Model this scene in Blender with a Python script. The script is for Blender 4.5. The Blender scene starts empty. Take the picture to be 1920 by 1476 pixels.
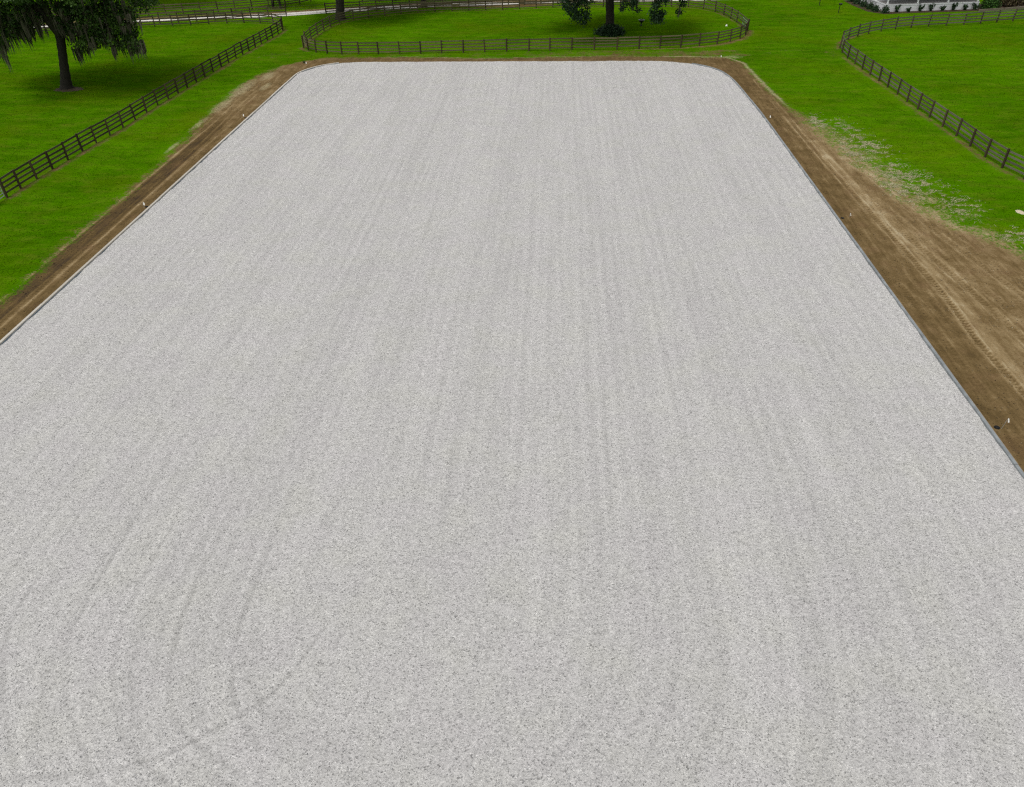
import bpy, math, random
import numpy as np
from mathutils import Vector, Matrix
random.seed(7)
RNG = np.random.default_rng(7)
SC = bpy.context.scene
COL = SC.collection
R = math.radians

# ------------------------------------------------------------------ camera
cam_d = bpy.data.cameras.new('camera'); cam = bpy.data.objects.new('camera', cam_d); COL.objects.link(cam)
cam_d.sensor_fit = 'HORIZONTAL'; cam_d.sensor_width = 36; cam_d.lens = 25.3125
cam_d.clip_start = 0.5; cam_d.clip_end = 3000
M = Matrix(((0.998473, -0.01991, 0.051538), (0.052919, 0.612716, -0.788529), (-0.015879, 0.790052, 0.612834))).to_4x4()
M.translation = (0, 0, 20)
cam.matrix_world = M
SC.camera = cam

# ------------------------------------------------------------------ sky, sun, exposure
SUN_EL, SUN_AZ = R(66), R(-132)          # azimuth measured from +Y towards +X
world = bpy.data.worlds.new('World'); SC.world = world; world.use_nodes = True
wn = world.node_tree; bg = wn.nodes['Background']
sky = wn.nodes.new('ShaderNodeTexSky'); sky.sky_type = 'NISHITA'; sky.sun_disc = False
sky.sun_elevation = SUN_EL; sky.sun_rotation = SUN_AZ; sky.dust_density = 4.0; sky.air_density = 1.2
hsv = wn.nodes.new('ShaderNodeHueSaturation'); hsv.inputs['Saturation'].default_value = 0.16   # cloud layer
wn.links.new(sky.outputs[0], hsv.inputs['Color']); wn.links.new(hsv.outputs[0], bg.inputs[0])
bg.inputs[1].default_value = 0.12
sun_d = bpy.data.lights.new('sun', 'SUN'); sun = bpy.data.objects.new('sun', sun_d); COL.objects.link(sun)
sun_d.energy = 1.2; sun_d.angle = R(22); sun_d.color = (1, 0.965, 0.91)
sdir = Vector((math.sin(SUN_AZ)*math.cos(SUN_EL), math.cos(SUN_AZ)*math.cos(SUN_EL), math.sin(SUN_EL)))
sun.rotation_euler = sdir.to_track_quat('Z', 'Y').to_euler(); sun.location = sdir*200
vs = SC.view_settings; vs.view_transform = 'Standard'; vs.look = 'None'; vs.gamma = 1; vs.use_curve_mapping = False
vs.exposure = 0.03
SC.cycles.use_denoising = False; SC.cycles.filter_width = 1.25; SC.cycles.max_bounces = 5; SC.cycles.diffuse_bounces = 3

# ------------------------------------------------------------------ helpers
def tag(o, label=None, cat=None, group=None, kind=None):
    if label: o['label'] = label
    if cat: o['category'] = cat
    if group: o['group'] = group
    if kind: o['kind'] = kind
    return o

def empty(name, loc=(0, 0, 0), rz=0):
    o = bpy.data.objects.new(name, None); COL.objects.link(o)
    o.location = loc; o.rotation_euler = (0, 0, rz); o.empty_display_size = 0.3
    return o

def link(name, me, mat=None, parent=None):
    o = bpy.data.objects.new(name, me); COL.objects.link(o)
    if mat is not None and not me.materials: me.materials.append(mat)
    if parent: o.parent = parent
    return o

def mesh_np(name, verts, faces, smooth=False):
    """faces: (n,3) or (n,4) int array"""
    verts = np.asarray(verts, dtype=np.float32); faces = np.asarray(faces, dtype=np.int32)
    me = bpy.data.meshes.new(name); k = faces.shape[1]
    me.vertices.add(len(verts)); me.vertices.foreach_set('co', verts.ravel())
    me.loops.add(faces.size); me.loops.foreach_set('vertex_index', faces.ravel())
    me.polygons.add(len(faces)); me.polygons.foreach_set('loop_start', np.arange(0, faces.size, k, dtype=np.int32))
    me.update(calc_edges=True); me.validate()
    if smooth: me.shade_smooth()
    return me

def attr(me, name, vals):
    a = me.attributes.new(name, 'FLOAT', 'POINT'); a.data.foreach_set('value', np.asarray(vals, dtype=np.float32))

class MB:
    """collects boxes and tubes into one mesh"""
    def __init__(s): s.v = []; s.f = []
    def box(s, c, d, rz=0, rx=0, ry=0, taper=1.0):
        m = Matrix.Rotation(rz, 3, 'Z') @ Matrix.Rotation(ry, 3, 'Y') @ Matrix.Rotation(rx, 3, 'X'); n = len(s.v)
        for z in (-1, 1):
            k = taper if z > 0 else 1
            for x, y in ((-1, -1), (1, -1), (1, 1), (-1, 1)):
                s.v.append(tuple(Vector(c) + m @ Vector((x*d[0]/2*k, y*d[1]/2*k, z*d[2]/2))))
        s.f += [tuple(n+i for i in q) for q in ((3, 2, 1, 0), (4, 5, 6, 7), (0, 1, 5, 4), (1, 2, 6, 5), (2, 3, 7, 6), (3, 0, 4, 7))]
        return s
    def tube(s, pts, rad, sides=8, cap=True):
        pts = [Vector(p) for p in pts]; n0 = len(s.v); k = len(pts)
        if not hasattr(rad, '__len__'): rad = [rad]*k
        for i, p in enumerate(pts):
            t = (pts[min(i+1, k-1)] - pts[max(i-1, 0)]).normalized()
            a = Vector((0, 1, 0)) if abs(t.y) < 0.9 else Vector((1, 0, 0))
            u = t.cross(a).normalized(); w = t.cross(u)
            for j in range(sides):
                an = 2*math.pi*j/sides
                s.v.append(tuple(p + (u*math.cos(an) + w*math.sin(an))*rad[i]))
        for i in range(k-1):
            for j in range(sides):
                a = n0+i*sides+j; b = n0+i*sides+(j+1) % sides
                s.f.append((a, b, b+sides, a+sides))
        if cap:
            s.f.append(tuple(n0+j for j in range(sides))[::-1]); s.f.append(tuple(n0+(k-1)*sides+j for j in range(sides)))
        return s
    def lathe(s, prof, c=(0, 0, 0), sides=16):
        n0 = len(s.v)
        for r, z in prof:
            for j in range(sides):
                an = 2*math.pi*j/sides; s.v.append((c[0]+r*math.cos(an), c[1]+r*math.sin(an), c[2]+z))
        for i in range(len(prof)-1):
            for j in range(sides):
                a = n0+i*sides+j; b = n0+i*sides+(j+1) % sides
                s.f.append((a, b, b+sides, a+sides))
        return s
    def mesh(s, name, smooth=False):
        me = bpy.data.meshes.new(name); me.from_pydata(s.v, [], s.f); me.update()
        if smooth: me.shade_smooth()
        return me
    def build(s, name, mat, parent=None, smooth=False): return link(name, s.mesh(name, smooth), mat, parent)

def hash2(ix, iy, seed):
    h = (ix.astype(np.int64)*374761393 + iy.astype(np.int64)*668265263 + seed*1442695041) & 0xFFFFFFFF
    h = ((h ^ (h >> 13))*1274126177) & 0xFFFFFFFF
    return ((h ^ (h >> 16)) & 0xFFFFFF)/float(0xFFFFFF)
def vnoise(x, y, scale=1.0, seed=0, octaves=3):
    """value noise, 0..1; scale = features per metre"""
    out = np.zeros_like(x, dtype=np.float64); amp = 1.0; tot = 0
    for o in range(octaves):
        X = x*scale; Y = y*scale; ix = np.floor(X); iy = np.floor(Y); fx = X-ix; fy = Y-iy
        fx = fx*fx*(3-2*fx); fy = fy*fy*(3-2*fy)
        a = hash2(ix, iy, seed+o); b = hash2(ix+1, iy, seed+o); c = hash2(ix, iy+1, seed+o); d = hash2(ix+1, iy+1, seed+o)
        out += amp*((a*(1-fx)+b*fx)*(1-fy) + (c*(1-fx)+d*fx)*fy); tot += amp; amp *= 0.5; scale *= 2.03
    return out/tot

def catmull(pts, n=8, closed=False):
    P = [np.array(p, dtype=float) for p in pts]; out = []; k = len(P)
    for i in range(k if closed else k-1):
        p0, p1, p2, p3 = (P[(i-1) % k] if closed or i > 0 else 2*P[0]-P[1]), P[i], P[(i+1) % k], (P[(i+2) % k] if closed or i+2 < k else 2*P[-1]-P[-2])
        for t in np.arange(n)/n:
            out.append(0.5*((2*p1)+(-p0+p2)*t+(2*p0-5*p1+4*p2-p3)*t*t+(-p0+3*p1-3*p2+p3)*t**3))
    if not closed: out.append(P[-1])
    return np.array(out)

def resample(poly, step):
    poly = np.asarray(poly); d = np.r_[0, np.cumsum(np.linalg.norm(np.diff(poly, axis=0), axis=1))]
    n = max(1, round(d[-1]/step)); s = np.linspace(0, d[-1], n+1)
    return np.stack([np.interp(s, d, poly[:, i]) for i in range(poly.shape[1])], 1)

def poly_dist(x, y, poly):
    """distance to polyline, arclength there, signed side (+ = left of direction)"""
    poly = np.asarray(poly, dtype=float); best = np.full(x.shape, 1e9); S = np.zeros(x.shape); side = np.zeros(x.shape); s0 = 0
    for a, b in zip(poly[:-1], poly[1:]):
        ab = b-a; L = np.hypot(*ab)
        if L < 1e-9: continue
        t = np.clip(((x-a[0])*ab[0]+(y-a[1])*ab[1])/L**2, 0, 1)
        d = np.hypot(x-a[0]-t*ab[0], y-a[1]-t*ab[1]); m = d < best
        best = np.where(m, d, best); S = np.where(m, s0+t*L, S)
        side = np.where(m, np.sign(ab[0]*(y-a[1])-ab[1]*(x-a[0])), side); s0 += L
    return best, S, side

def smooth01(e0, e1, x):
    t = np.clip((x-e0)/(e1-e0), 0, 1); return t*t*(3-2*t)

# ------------------------------------------------------------------ materials
class NT:
    def __init__(s, name):
        s.m = bpy.data.materials.new(name); s.m.use_nodes = True; s.t = s.m.node_tree
        s.b = s.t.nodes['Principled BSDF']; s.b.inputs['Roughness'].default_value = 0.85
        s.b.inputs['Specular IOR Level'].default_value = 0.25
    def n(s, typ, **kw):
        nd = s.t.nodes.new(typ)
        for k, v in kw.items(): setattr(nd, k, v)
        return nd
    def link(s, a, b): s.t.links.new(a, b)
    def pos(s): return s.n('ShaderNodeNewGeometry').outputs['Position']
    def mapping(s, sc, vec=None, rot=(0, 0, 0)):
        m = s.n('ShaderNodeMapping'); m.inputs['Scale'].default_value = sc; m.inputs['Rotation'].default_value = rot
        s.link(vec or s.pos(), m.inputs[0]); return m.outputs[0]
    def noise(s, scale, detail=3, vec=None, rough=0.55, out=0, dist=0.0):
        nd = s.n('ShaderNodeTexNoise'); nd.inputs['Scale'].default_value = scale; nd.inputs['Detail'].default_value = detail
        nd.inputs['Roughness'].default_value = rough; nd.inputs['Distortion'].default_value = dist
        s.link(vec or s.pos(), nd.inputs['Vector']); return nd.outputs[out]
    def attr(s, name): return s.n('ShaderNodeAttribute', attribute_name=name).outputs['Fac']
    def math(s, op, a, b=None, c=None, clamp=False):
        nd = s.n('ShaderNodeMath', operation=op); nd.use_clamp = clamp
        for i, v in enumerate((a, b, c)):
            if v is None: continue
            if isinstance(v, (int, float)): nd.inputs[i].default_value = v
            else: s.link(v, nd.inputs[i])
        return nd.outputs[0]
    def ramp(s, fac, stops, interp='LINEAR'):
        nd = s.n('ShaderNodeValToRGB'); cr = nd.color_ramp; cr.interpolation = interp
        while len(cr.elements) < len(stops): cr.elements.new(0.5)
        for e, (p, c) in zip(cr.elements, stops):
            e.position = p; e.color = (c, c, c, 1) if isinstance(c, (int, float)) else (*c, 1)
        s.link(fac, nd.inputs[0]); return nd.outputs[0]
    def mix(s, fac, a, b, mode='MIX'):
        nd = s.n('ShaderNodeMix', data_type='RGBA', blend_type=mode)
        for i, v in ((0, fac), (6, a), (7, b)):
            if isinstance(v, (int, float)): nd.inputs[i].default_value = v
            elif isinstance(v, tuple): nd.inputs[i].default_value = (*v, 1)
            else: s.link(v, nd.inputs[i])
        return nd.outputs[2]
    def bump(s, h, strength, dist):
        nd = s.n('ShaderNodeBump'); nd.inputs['Strength'].default_value = strength; nd.inputs['Distance'].default_value = dist
        s.link(h, nd.inputs['Height']); s.link(nd.outputs[0], s.b.inputs['Normal'])
    def color(s, c):
        if isinstance(c, tuple): s.b.inputs['Base Color'].default_value = (*c, 1)
        else: s.link(c, s.b.inputs['Base Color'])
        return s
    def rough(s, r): s.b.inputs['Roughness'].default_value = r; return s

def grass_color(t):
    big = t.noise(0.055, 2)
    streak = t.noise(1.0, 4, t.mapping((0.22, 0.75, 1.0), rot=(0, 0, R(8))), 0.6)
    fine = t.noise(5.0, 4, rough=0.7)
    f = t.math('ADD', t.math('MULTIPLY', big, 0.40), t.math('ADD', t.math('MULTIPLY', streak, 0.50), t.math('ADD', t.math('MULTIPLY', fine, 0.14), t.math('MULTIPLY', t.noise(1.0, 3, t.mapping((0.9, 3.2, 1.0), rot=(0, 0, R(5))), 0.6), 0.14))))
    c = t.ramp(f, [(0.38, (0.028, 0.086, 0.0004)), (0.54, (0.047, 0.135, 0.0004)), (0.66, (0.068, 0.180, 0.0006)), (0.82, (0.115, 0.222, 0.003))])
    olive = t.noise(0.13, 4, rough=0.6)
    c = t.mix(t.ramp(olive, [(0.48, 0.0), (0.70, 0.6)]), c, (0.080, 0.132, 0.001))
    dry = t.noise(1.0, 5, t.mapping((0.5, 1.1, 1.0), rot=(0, 0, R(20))), 0.72)
    c = t.mix(t.ramp(dry, [(0.48, 0.0), (0.76, 0.62)]), c, (0.128, 0.162, 0.012))
    return c, fine

def mat_grass(name='grass_sward'):
    t = NT(name); c, fine = grass_color(t); t.color(c)
    h = t.math('ADD', t.noise(9, 4, rough=0.7), t.noise(1.6, 3))
    t.bump(h, 0.30, 0.04); t.b.inputs['Specular IOR Level'].default_value = 0.0; return t.m

def mat_dirt():
    t = NT('worn_soil'); g, fine = grass_color(t)
    n_big = t.noise(0.9, 4, rough=0.6); n_fine = t.noise(7.0, 5, rough=0.75)
    n_str = t.noise(1.0, 4, t.mapping((3.0, 0.45, 1)), 0.65)
    tone = t.math('ADD', t.attr('tone'), t.math('ADD', t.math('MULTIPLY', t.math('SUBTRACT', n_big, 0.5), 0.55),
                  t.math('ADD', t.math('MULTIPLY', t.math('SUBTRACT', n_str, 0.5), 0.62), t.math('MULTIPLY', t.math('SUBTRACT', n_fine, 0.5), 0.5))))
    soil = t.ramp(tone, [(0.05, (0.058, 0.041, 0.026)), (0.35, (0.110, 0.074, 0.031)), (0.55, (0.166, 0.113, 0.051)), (0.78, (0.275, 0.200, 0.104)), (1.0, (0.40, 0.325, 0.20))])
    red = t.noise(0.6, 3)
    soil = t.mix(t.ramp(red, [(0.55, 0.0), (0.75, 0.35)]), soil, (0.18, 0.108, 0.060))
    # pale sand and straw litter
    n_s = t.noise(1.0, 6, t.mapping((2.0, 4.2, 1), rot=(0, 0, R(-14))), 0.82)
    sfac = t.math('ADD', t.attr('sand'), t.math('MULTIPLY', t.math('SUBTRACT', n_s, 0.5), 3.2))
    sand = t.ramp(t.noise(9, 3), [(0.3, (0.27, 0.23, 0.12)), (0.7, (0.50, 0.45, 0.28))])
    # grass creeping in
    n_e = t.noise(0.8, 6, rough=0.72); n_e2 = t.noise(6.0, 4, rough=0.7)
    dfac = t.math('ADD', t.attr('dirt'), t.math('ADD', t.math('MULTIPLY', t.math('SUBTRACT', n_e, 0.5), 2.8), t.math('MULTIPLY', t.math('SUBTRACT', n_e2, 0.5), 2.4)))
    c = t.mix(t.ramp(dfac, [(0.15, 0.0), (0.85, 1.0)]), g, soil)
    c = t.mix(t.ramp(sfac, [(0.35, 0.0), (1.05, 0.68)]), c, sand)
    t.color(c)
    t.bump(t.math('ADD', n_fine, t.noise(22, 3)), 0.4, 0.03); t.b.inputs['Specular IOR Level'].default_value = 0.0
    return t.m

def mat_gravel():
    t = NT('crushed_limestone')
    v = t.n('ShaderNodeTexVoronoi'); v.inputs['Scale'].default_value = 30.0
    t.link(t.mapping((1, 1, 1)), v.inputs['Vector'])
    bw = t.n('ShaderNodeSeparateColor'); t.link(v.outputs['Color'], bw.inputs[0])
    stone = t.ramp(bw.outputs[0], [(0.0, 0.24), (0.08, 0.40), (0.25, 0.51), (0.6, 0.56), (0.92, 0.615), (1.0, 0.74)])
    clump = t.noise(1.0, 5, t.mapping((10.0, 16.0, 10.0)), 0.75)
    cl = t.ramp(clump, [(0.28, 0.56), (0.42, 0.89), (0.55, 1.01), (0.75, 1.09)])
    c = t.mix(1.0, stone, cl, 'MULTIPLY')
    coarse = t.noise(1.0, 4, t.mapping((3.6, 6.0, 4.0)), 0.7)
    c = t.mix(1.0, c, t.ramp(coarse, [(0.28, 0.85), (0.45, 0.985), (0.60, 1.02), (0.75, 1.07)]), 'MULTIPLY')
    patch = t.noise(0.22, 3); lane = t.attr('lane')
    f = t.math('ADD', t.math('MULTIPLY', patch, 0.10), t.math('ADD', t.math('MULTIPLY', lane, 0.38), 0.89))
    c = t.mix(1.0, c, t.ramp(f, [(0.0, 0.0), (1.0, (1.0, 0.988, 0.965))]), 'MULTIPLY')
    c = t.mix(1.0, c, t.ramp(t.noise(0.45, 3), [(0.35, (1.0, 0.988, 0.995)), (0.5, (1.0, 0.996, 0.99)), (0.70, (1.0, 1.0, 0.968))]), 'MULTIPLY')
    t.color(c)
    t.bump(t.math('ADD', t.math('MULTIPLY', clump, 1.2), v.outputs['Distance']), 0.5, 0.03)
    t.rough(0.95); t.b.inputs['Specular IOR Level'].default_value = 0.1
    return t.m

def mat_stone():
    t = NT('loose_stone'); c = t.ramp(t.attr('tint'), [(0.0, 0.22), (0.3, 0.38), (0.6, 0.50), (1.0, 0.62)]); t.color(c); return t.m

def mat_wood(name, dark, light, stretch=(1, 14, 14), object_space=True):
    t = NT(name); co = t.n('ShaderNodeTexCoord').outputs['Object']
    inf = t.n('ShaderNodeObjectInfo').outputs['Random']
    n = t.noise(3.0, 5, t.mapping(stretch, co), 0.7)
    f = t.math('ADD', t.math('MULTIPLY', n, 0.8), t.math('MULTIPLY', inf, 0.35))
    t.color(t.ramp(f, [(0.3, dark), (0.85, light)])); t.bump(n, 0.3, 0.01); t.rough(0.8); return t.m

def mat_plain(name, c, rough=0.6, var=0.15, metal=0.0, scale=4.0):
    t = NT(name); n = t.noise(scale, 4)
    lo = tuple(x*(1-var) for x in c); hi = tuple(min(1, x*(1+var)) for x in c)
    t.color(t.ramp(n, [(0.3, lo), (0.7, hi)])); t.rough(rough); t.b.inputs['Metallic'].default_value = metal; return t.m

def mat_leaf(name, dark, mid, light, trans=0.0):
    t = NT(name); c = t.ramp(t.attr('tint'), [(0.0, dark), (0.5, mid), (1.0, light)]); t.color(c); t.rough(0.6)
    t.b.inputs['Specular IOR Level'].default_value = 0.3
    return t.m

MG = mat_grass(); MD = mat_dirt(); MGR = mat_gravel(); MST = mat_stone()
M_POST = mat_wood('creosoted_post', (0.028, 0.020, 0.010), (0.10, 0.074, 0.038), (9, 9, 1))
M_BOARD = mat_wood('weathered_board', (0.070, 0.060, 0.030), (0.19, 0.16, 0.092), (1, 10, 10))
M_TIMBER = mat_wood('pale_edging_timber', (0.42, 0.39, 0.33), (0.60, 0.57, 0.51), (1.5, 9, 9))
M_TIMBER_B = mat_wood('soil_stained_timber', (0.16, 0.12, 0.08), (0.30, 0.24, 0.17), (1.5, 9, 9))
M_FABRIC = mat_plain('grey_geotextile', (0.235, 0.255, 0.262), 0.8, 0.25, scale=2.5)
M_FABRIC_B = mat_plain('blue_geotextile', (0.13, 0.20, 0.26), 0.8, 0.25, scale=2.5)
M_GALV = mat_plain('galvanised_tube', (0.42, 0.46, 0.46), 0.45, 0.1, 0.4)
M_GATEG = mat_plain('pale_green_tube', (0.36, 0.50, 0.46), 0.5, 0.1)
M_DARKTUBE = mat_plain('dark_wire', (0.06, 0.055, 0.045), 0.6)
M_WHITE = mat_plain('white_paint', (0.78, 0.79, 0.80), 0.5, 0.04)
M_FLAG = mat_plain('white_flag', (0.88, 0.87, 0.80), 0.6, 0.03)
M_BLACK = mat_plain('black_plastic', (0.008, 0.008, 0.008), 0.5)
M_DARK = mat_plain('dark_metal', (0.02, 0.02, 0.018), 0.5)
M_RIM = mat_plain('pale_rim', (0.40, 0.42, 0.40), 0.5)
M_DECK = mat_wood('grey_deck', (0.17, 0.165, 0.155), (0.27, 0.26, 0.25), (1, 9, 9))
M_BARK = mat_wood('oak_bark', (0.010, 0.009, 0.006), (0.058, 0.051, 0.038), (3, 3, 0.8))
M_LEAF = mat_leaf('oak_leaf', (0.012, 0.032, 0.005), (0.036, 0.084, 0.011), (0.085, 0.165, 0.018))
M_LEAFD = mat_leaf('dark_leaf', (0.007, 0.020, 0.008), (0.017, 0.046, 0.015), (0.038, 0.088, 0.028))
M_SHRUB = mat_leaf('shrub_leaf', (0.010, 0.028, 0.010), (0.022, 0.055, 0.018), (0.05, 0.10, 0.03))
M_MOSS = mat_leaf('spanish_moss', (0.038, 0.036, 0.022), (0.095, 0.088, 0.058), (0.20, 0.19, 0.135))
M_ROAD = mat_plain('white_road_base', (0.66, 0.63, 0.58), 0.95, 0.12, scale=1.2)
M_SAND = mat_plain('spilled_sand', (0.54, 0.47, 0.34), 0.95, 0.12, scale=8)
M_MULCH = mat_plain('leaf_mulch', (0.055, 0.034, 0.020), 0.95, 0.45, scale=6)
M_GLASS = mat_plain('window_glass', (0.03, 0.035, 0.04), 0.1)
M_SHINGLE = mat_plain('roof_shingle', (0.10, 0.10, 0.10), 0.9, 0.3)

# ------------------------------------------------------------------ plan of the place
def arc(c, r, a0, a1, n): return [(c[0]+r*math.cos(R(a)), c[1]+r*math.sin(R(a))) for a in np.linspace(a0, a1, n)]
corner_r = catmull([(18.34, 58), (18.3, 66), (18.18, 71), (18.05, 75.2), (17.85, 78.4), (17.45, 80.7), (16.85, 82.2), (15.7, 83.7), (13.9, 85.0), (11.4, 85.75), (8.5, 85.92), (4, 85.93)], 6)
OUT_R = [(18.34, 2.0)] + [tuple(p) for p in corner_r[:-1]]
OUT_B = [(4.0, 85.93), (-21.8, 85.9)]
OUT_L = arc((-21.8, 80.0), 5.9, 90, 180, 14) + [(-27.7, 2.0)]
NEAR = arc((-21.7, 2.0), 6.0, 180, 270, 10) + arc((12.34, 2.0), 6.0, 270, 360, 10)
OUTLINE = np.array(OUT_R + OUT_B + OUT_L[1:] + NEAR[1:])          # counter-clockwise, closed by first point
LOOP = np.vstack([OUTLINE, OUTLINE[:1]])

def arena_sd(x, y):
    """signed distance to the arena edge, + outside"""
    d, s, side = poly_dist(x, y, LOOP)
    return np.where(side > 0, -d, d)

FENCE_A_FRONT = [(-39.11, 47.45), (-39.1, 49.1), (-39.0, 51.0), (-38.92, 53.0), (-38.8, 55.0), (-38.68, 57.0), (-38.55, 59.0), (-38.38, 61.0), (-38.26, 63.1), (-38.2, 65.3), (-38.15, 67.5), (-38.1, 69.75), (-37.95, 71.8), (-37.83, 73.8), (-37.72, 75.8), (-37.6, 77.85), (-37.5, 79.9), (-37.42, 82.0), (-37.3, 84.1), (-37.2, 86.1), (-37.06, 88.1), (-36.92, 89.9), (-36.78, 91.7), (-36.62, 93.5), (-36.47, 95.3), (-36.3, 97.1), (-36.18, 98.9), (-36.1, 100.9), (-36.15, 102.97)]
FENCE_A_REAR = catmull([(-36.15, 102.97), (-36.5, 104.5), (-37.5, 106.0), (-39.2, 107.2), (-41.2, 107.9), (-43.5, 108.1), (-45.9, 107.9), (-49.6, 107.0), (-53.2, 106.3), (-56.4, 105.8), (-62, 104.5), (-70, 102), (-78, 99.5)], 6)
FENCE_B = catmull([(-38.6, 112.6), (-40.5, 112.3), (-42.6, 111.95), (-44.5, 111.3), (-46.3, 110.6), (-48.1, 110.0), (-51.9, 108.9), (-55.7, 108.0), (-60, 106.9), (-66, 105.2), (-74, 102.6)], 6)
FENCE_C = catmull([(-38.2, 124.0), (-39.38, 121.7), (-40.4, 120.5), (-41.6, 119.9), (-43.8, 119.0), (-47.4, 117.4), (-51, 116.1), (-54.8, 115.1), (-60.3, 113.8), (-67, 112.0), (-76, 109.5)], 6)
FENCE_C2 = catmull([(-29.9, 122.97), (-27.5, 123.4), (-25.1, 124.1), (-22, 124.8), (-17.5, 125.8)], 6)
FENCE_D = catmull([(-33.26, 114.3), (-30, 115.4), (-26.2, 116.4), (-21.8, 117.3), (-17.5, 118.2), (-12.5, 119.1), (-8, 119.7), (-3.5, 120.1), (3, 120.6), (10, 121.0), (17, 121.2)], 6)
E_FRONT = [(-30.45, 92.93), (-29.57, 91.67), (-28.31, 90.6), (-26.81, 90.0), (-24.97, 89.6), (-22.97, 89.55), (-20.63, 89.55), (-18.18, 89.6), (-15.71, 89.75), (-13.3, 89.95), (-10.76, 90.15), (-8.28, 90.36), (-5.74, 90.55), (-3.16, 90.75), (-0.72, 91.0), (1.83, 91.2), (4.45, 91.35), (7.08, 91.42), (9.66, 91.6), (12.1, 91.9), (14.53, 92.25), (16.8, 92.95), (19.0, 93.85), (20.79, 95.2), (22.26, 96.8), (23.3, 98.7), (23.98, 100.97)]
E_REAR = catmull([(23.9, 103.9), (23.6, 106.9), (23.25, 109.3), (22.5, 112.4), (21.2, 115.0), (19.1, 116.9), (16, 117.7), (12, 117.9), (5, 117.8), (-1.33, 117.3), (-7.4, 116.3), (-14.15, 115.5), (-19.2, 114.7), (-22.6, 113.4), (-25.8, 111.4), (-28.2, 109.3), (-29.5, 107.6), (-30.25, 105.2), (-30.65, 101.5), (-30.87, 97.5), (-30.85, 95.0), (-30.45, 92.93)], 6)
F_FRONT = [(35.4, 47.0), (34.3, 49.4), (33.5, 51.75), (32.99, 53.95), (32.78, 56.2), (32.73, 58.6), (32.7, 61.05), (32.61, 63.5), (32.5, 65.95), (32.4, 68.3), (32.33, 70.6), (32.3, 72.95), (32.24, 75.35), (32.2, 77.65), (32.1, 79.95), (32.02, 82.15), (31.98, 84.4)]
F_REAR = catmull([(31.98, 84.4), (31.95, 86.6), (32.05, 89.0), (32.64, 91.9), (33.6, 94.2), (34.7, 95.7), (36.3, 97.4), (38.45, 99.3), (40.7, 100.8), (43.4, 102.1), (45.9, 102.9), (48.5, 103.4), (51.6, 104.0), (55.2, 105.0), (58.6, 106.0), (62, 107), (68, 108.6)], 6)
ROAD = catmull([(-100, 96.5), (-75, 104.9), (-61, 109.4), (-48.8, 111.8), (-39, 114.1), (-33.5, 116.0), (-26.5, 118.2), (-19, 119.9), (-10, 121.2), (0, 122.2), (12, 123.0), (24, 123.8), (34, 124.6), (44, 128), (56, 136)], 8)

# ------------------------------------------------------------------ the ground
def ground():
    xs = np.r_[-900, -400, -200, np.arange(-120, 121, 4.0), 200, 400, 900]; ys = np.r_[-600, -200, -60, np.arange(-20, 161, 4.0), 240, 500, 1200]
    X, Y = np.meshgrid(xs, ys); Z = -0.0*X
    n, m = len(ys), len(xs); i = np.arange(n*m).reshape(n, m)
    F = np.stack([i[:-1, :-1], i[:-1, 1:], i[1:, 1:], i[1:, :-1]], -1).reshape(-1, 4)
    tag(link('ground', mesh_np('ground', np.stack([X, Y, Z], -1).reshape(-1, 3), F), MG), kind='structure')
ground()

def sheet(name, x0, x1, y0, y1, step, fields, keep, mat, snap=None):
    """grid sheet of world coordinates; fields(x,y)->(z, {attr}); keep(attrs)->mask of vertices worth keeping"""
    xs = np.arange(x0, x1+step, step); ys = np.arange(y0, y1+step, step)
    X, Y = np.meshgrid(xs, ys); x = X.ravel(); y = Y.ravel()
    z, at = fields(x, y); ok = keep(x, y, at)
    n, m = len(ys), len(xs); i = np.arange(n*m).reshape(n, m)
    F = np.stack([i[:-1, :-1], i[:-1, 1:], i[1:, 1:], i[1:, :-1]], -1).reshape(-1, 4)
    F = F[ok[F].any(1)]
    used = np.unique(F); remap = np.full(n*m, -1); remap[used] = np.arange(len(used)); F = remap[F]
    me = mesh_np(name, np.stack([x, y, z], 1)[used], F, True)
    for k, v in at.items(): attr(me, k, v[used])
    o = link(name, me, mat); tag(o, kind='structure'); return o

# --- the arena surface
TRACKS_ARENA = [[(-17.6, 30), (-17.6, 20), (-17.45, 14.25), (-17.17, 12.61), (-16.07, 10.66), (-14.9, 9.12), (-13.88, 8.09), (-11, 6.5), (-5, 5.4), (6, 5.2)],
 [(-15.4, 28), (-15.3, 18), (-15.19, 13.19), (-14.66, 11.6), (-13.83, 10.26), (-12.48, 8.79), (-11.79, 8.19), (-9, 6.9), (-4, 6.2), (5, 6.2)],
 [(-13.9, 26), (-13.85, 18), (-13.74, 14.08), (-13.55, 12.77), (-13.17, 11.66), (-12.42, 10.33), (-11.36, 9.13), (-9, 7.8)],
 [(-11.9, 24), (-11.9, 17), (-11.86, 14.16), (-11.66, 12.65), (-11.37, 11.56), (-10.81, 10.4), (-10.05, 9.64), (-8, 8.6)],
 [(-9.9, 20), (-9.77, 12.93), (-9.46, 11.82), (-9.03, 10.64), (-7.8, 9.3)],
 [(-7.0, 13.5), (-7.6, 11.73), (-8.32, 10.67), (-10.24, 9.19), (-12.19, 8.52), (-15, 8.2)],
 [(8.6, 22), (8.7, 15), (8.5, 12), (7.8, 10), (6.4, 8.3), (4, 7)], [(10.3, 22), (10.5, 14), (10.2, 11.5), (9.2, 9.3), (7.4, 7.6)], [(6.8, 20), (6.9, 14), (6.5, 11.6), (5.6, 9.7), (4, 8.3)]]
TRACKS_ARENA = [catmull(p, 4) for p in TRACKS_ARENA]
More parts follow.
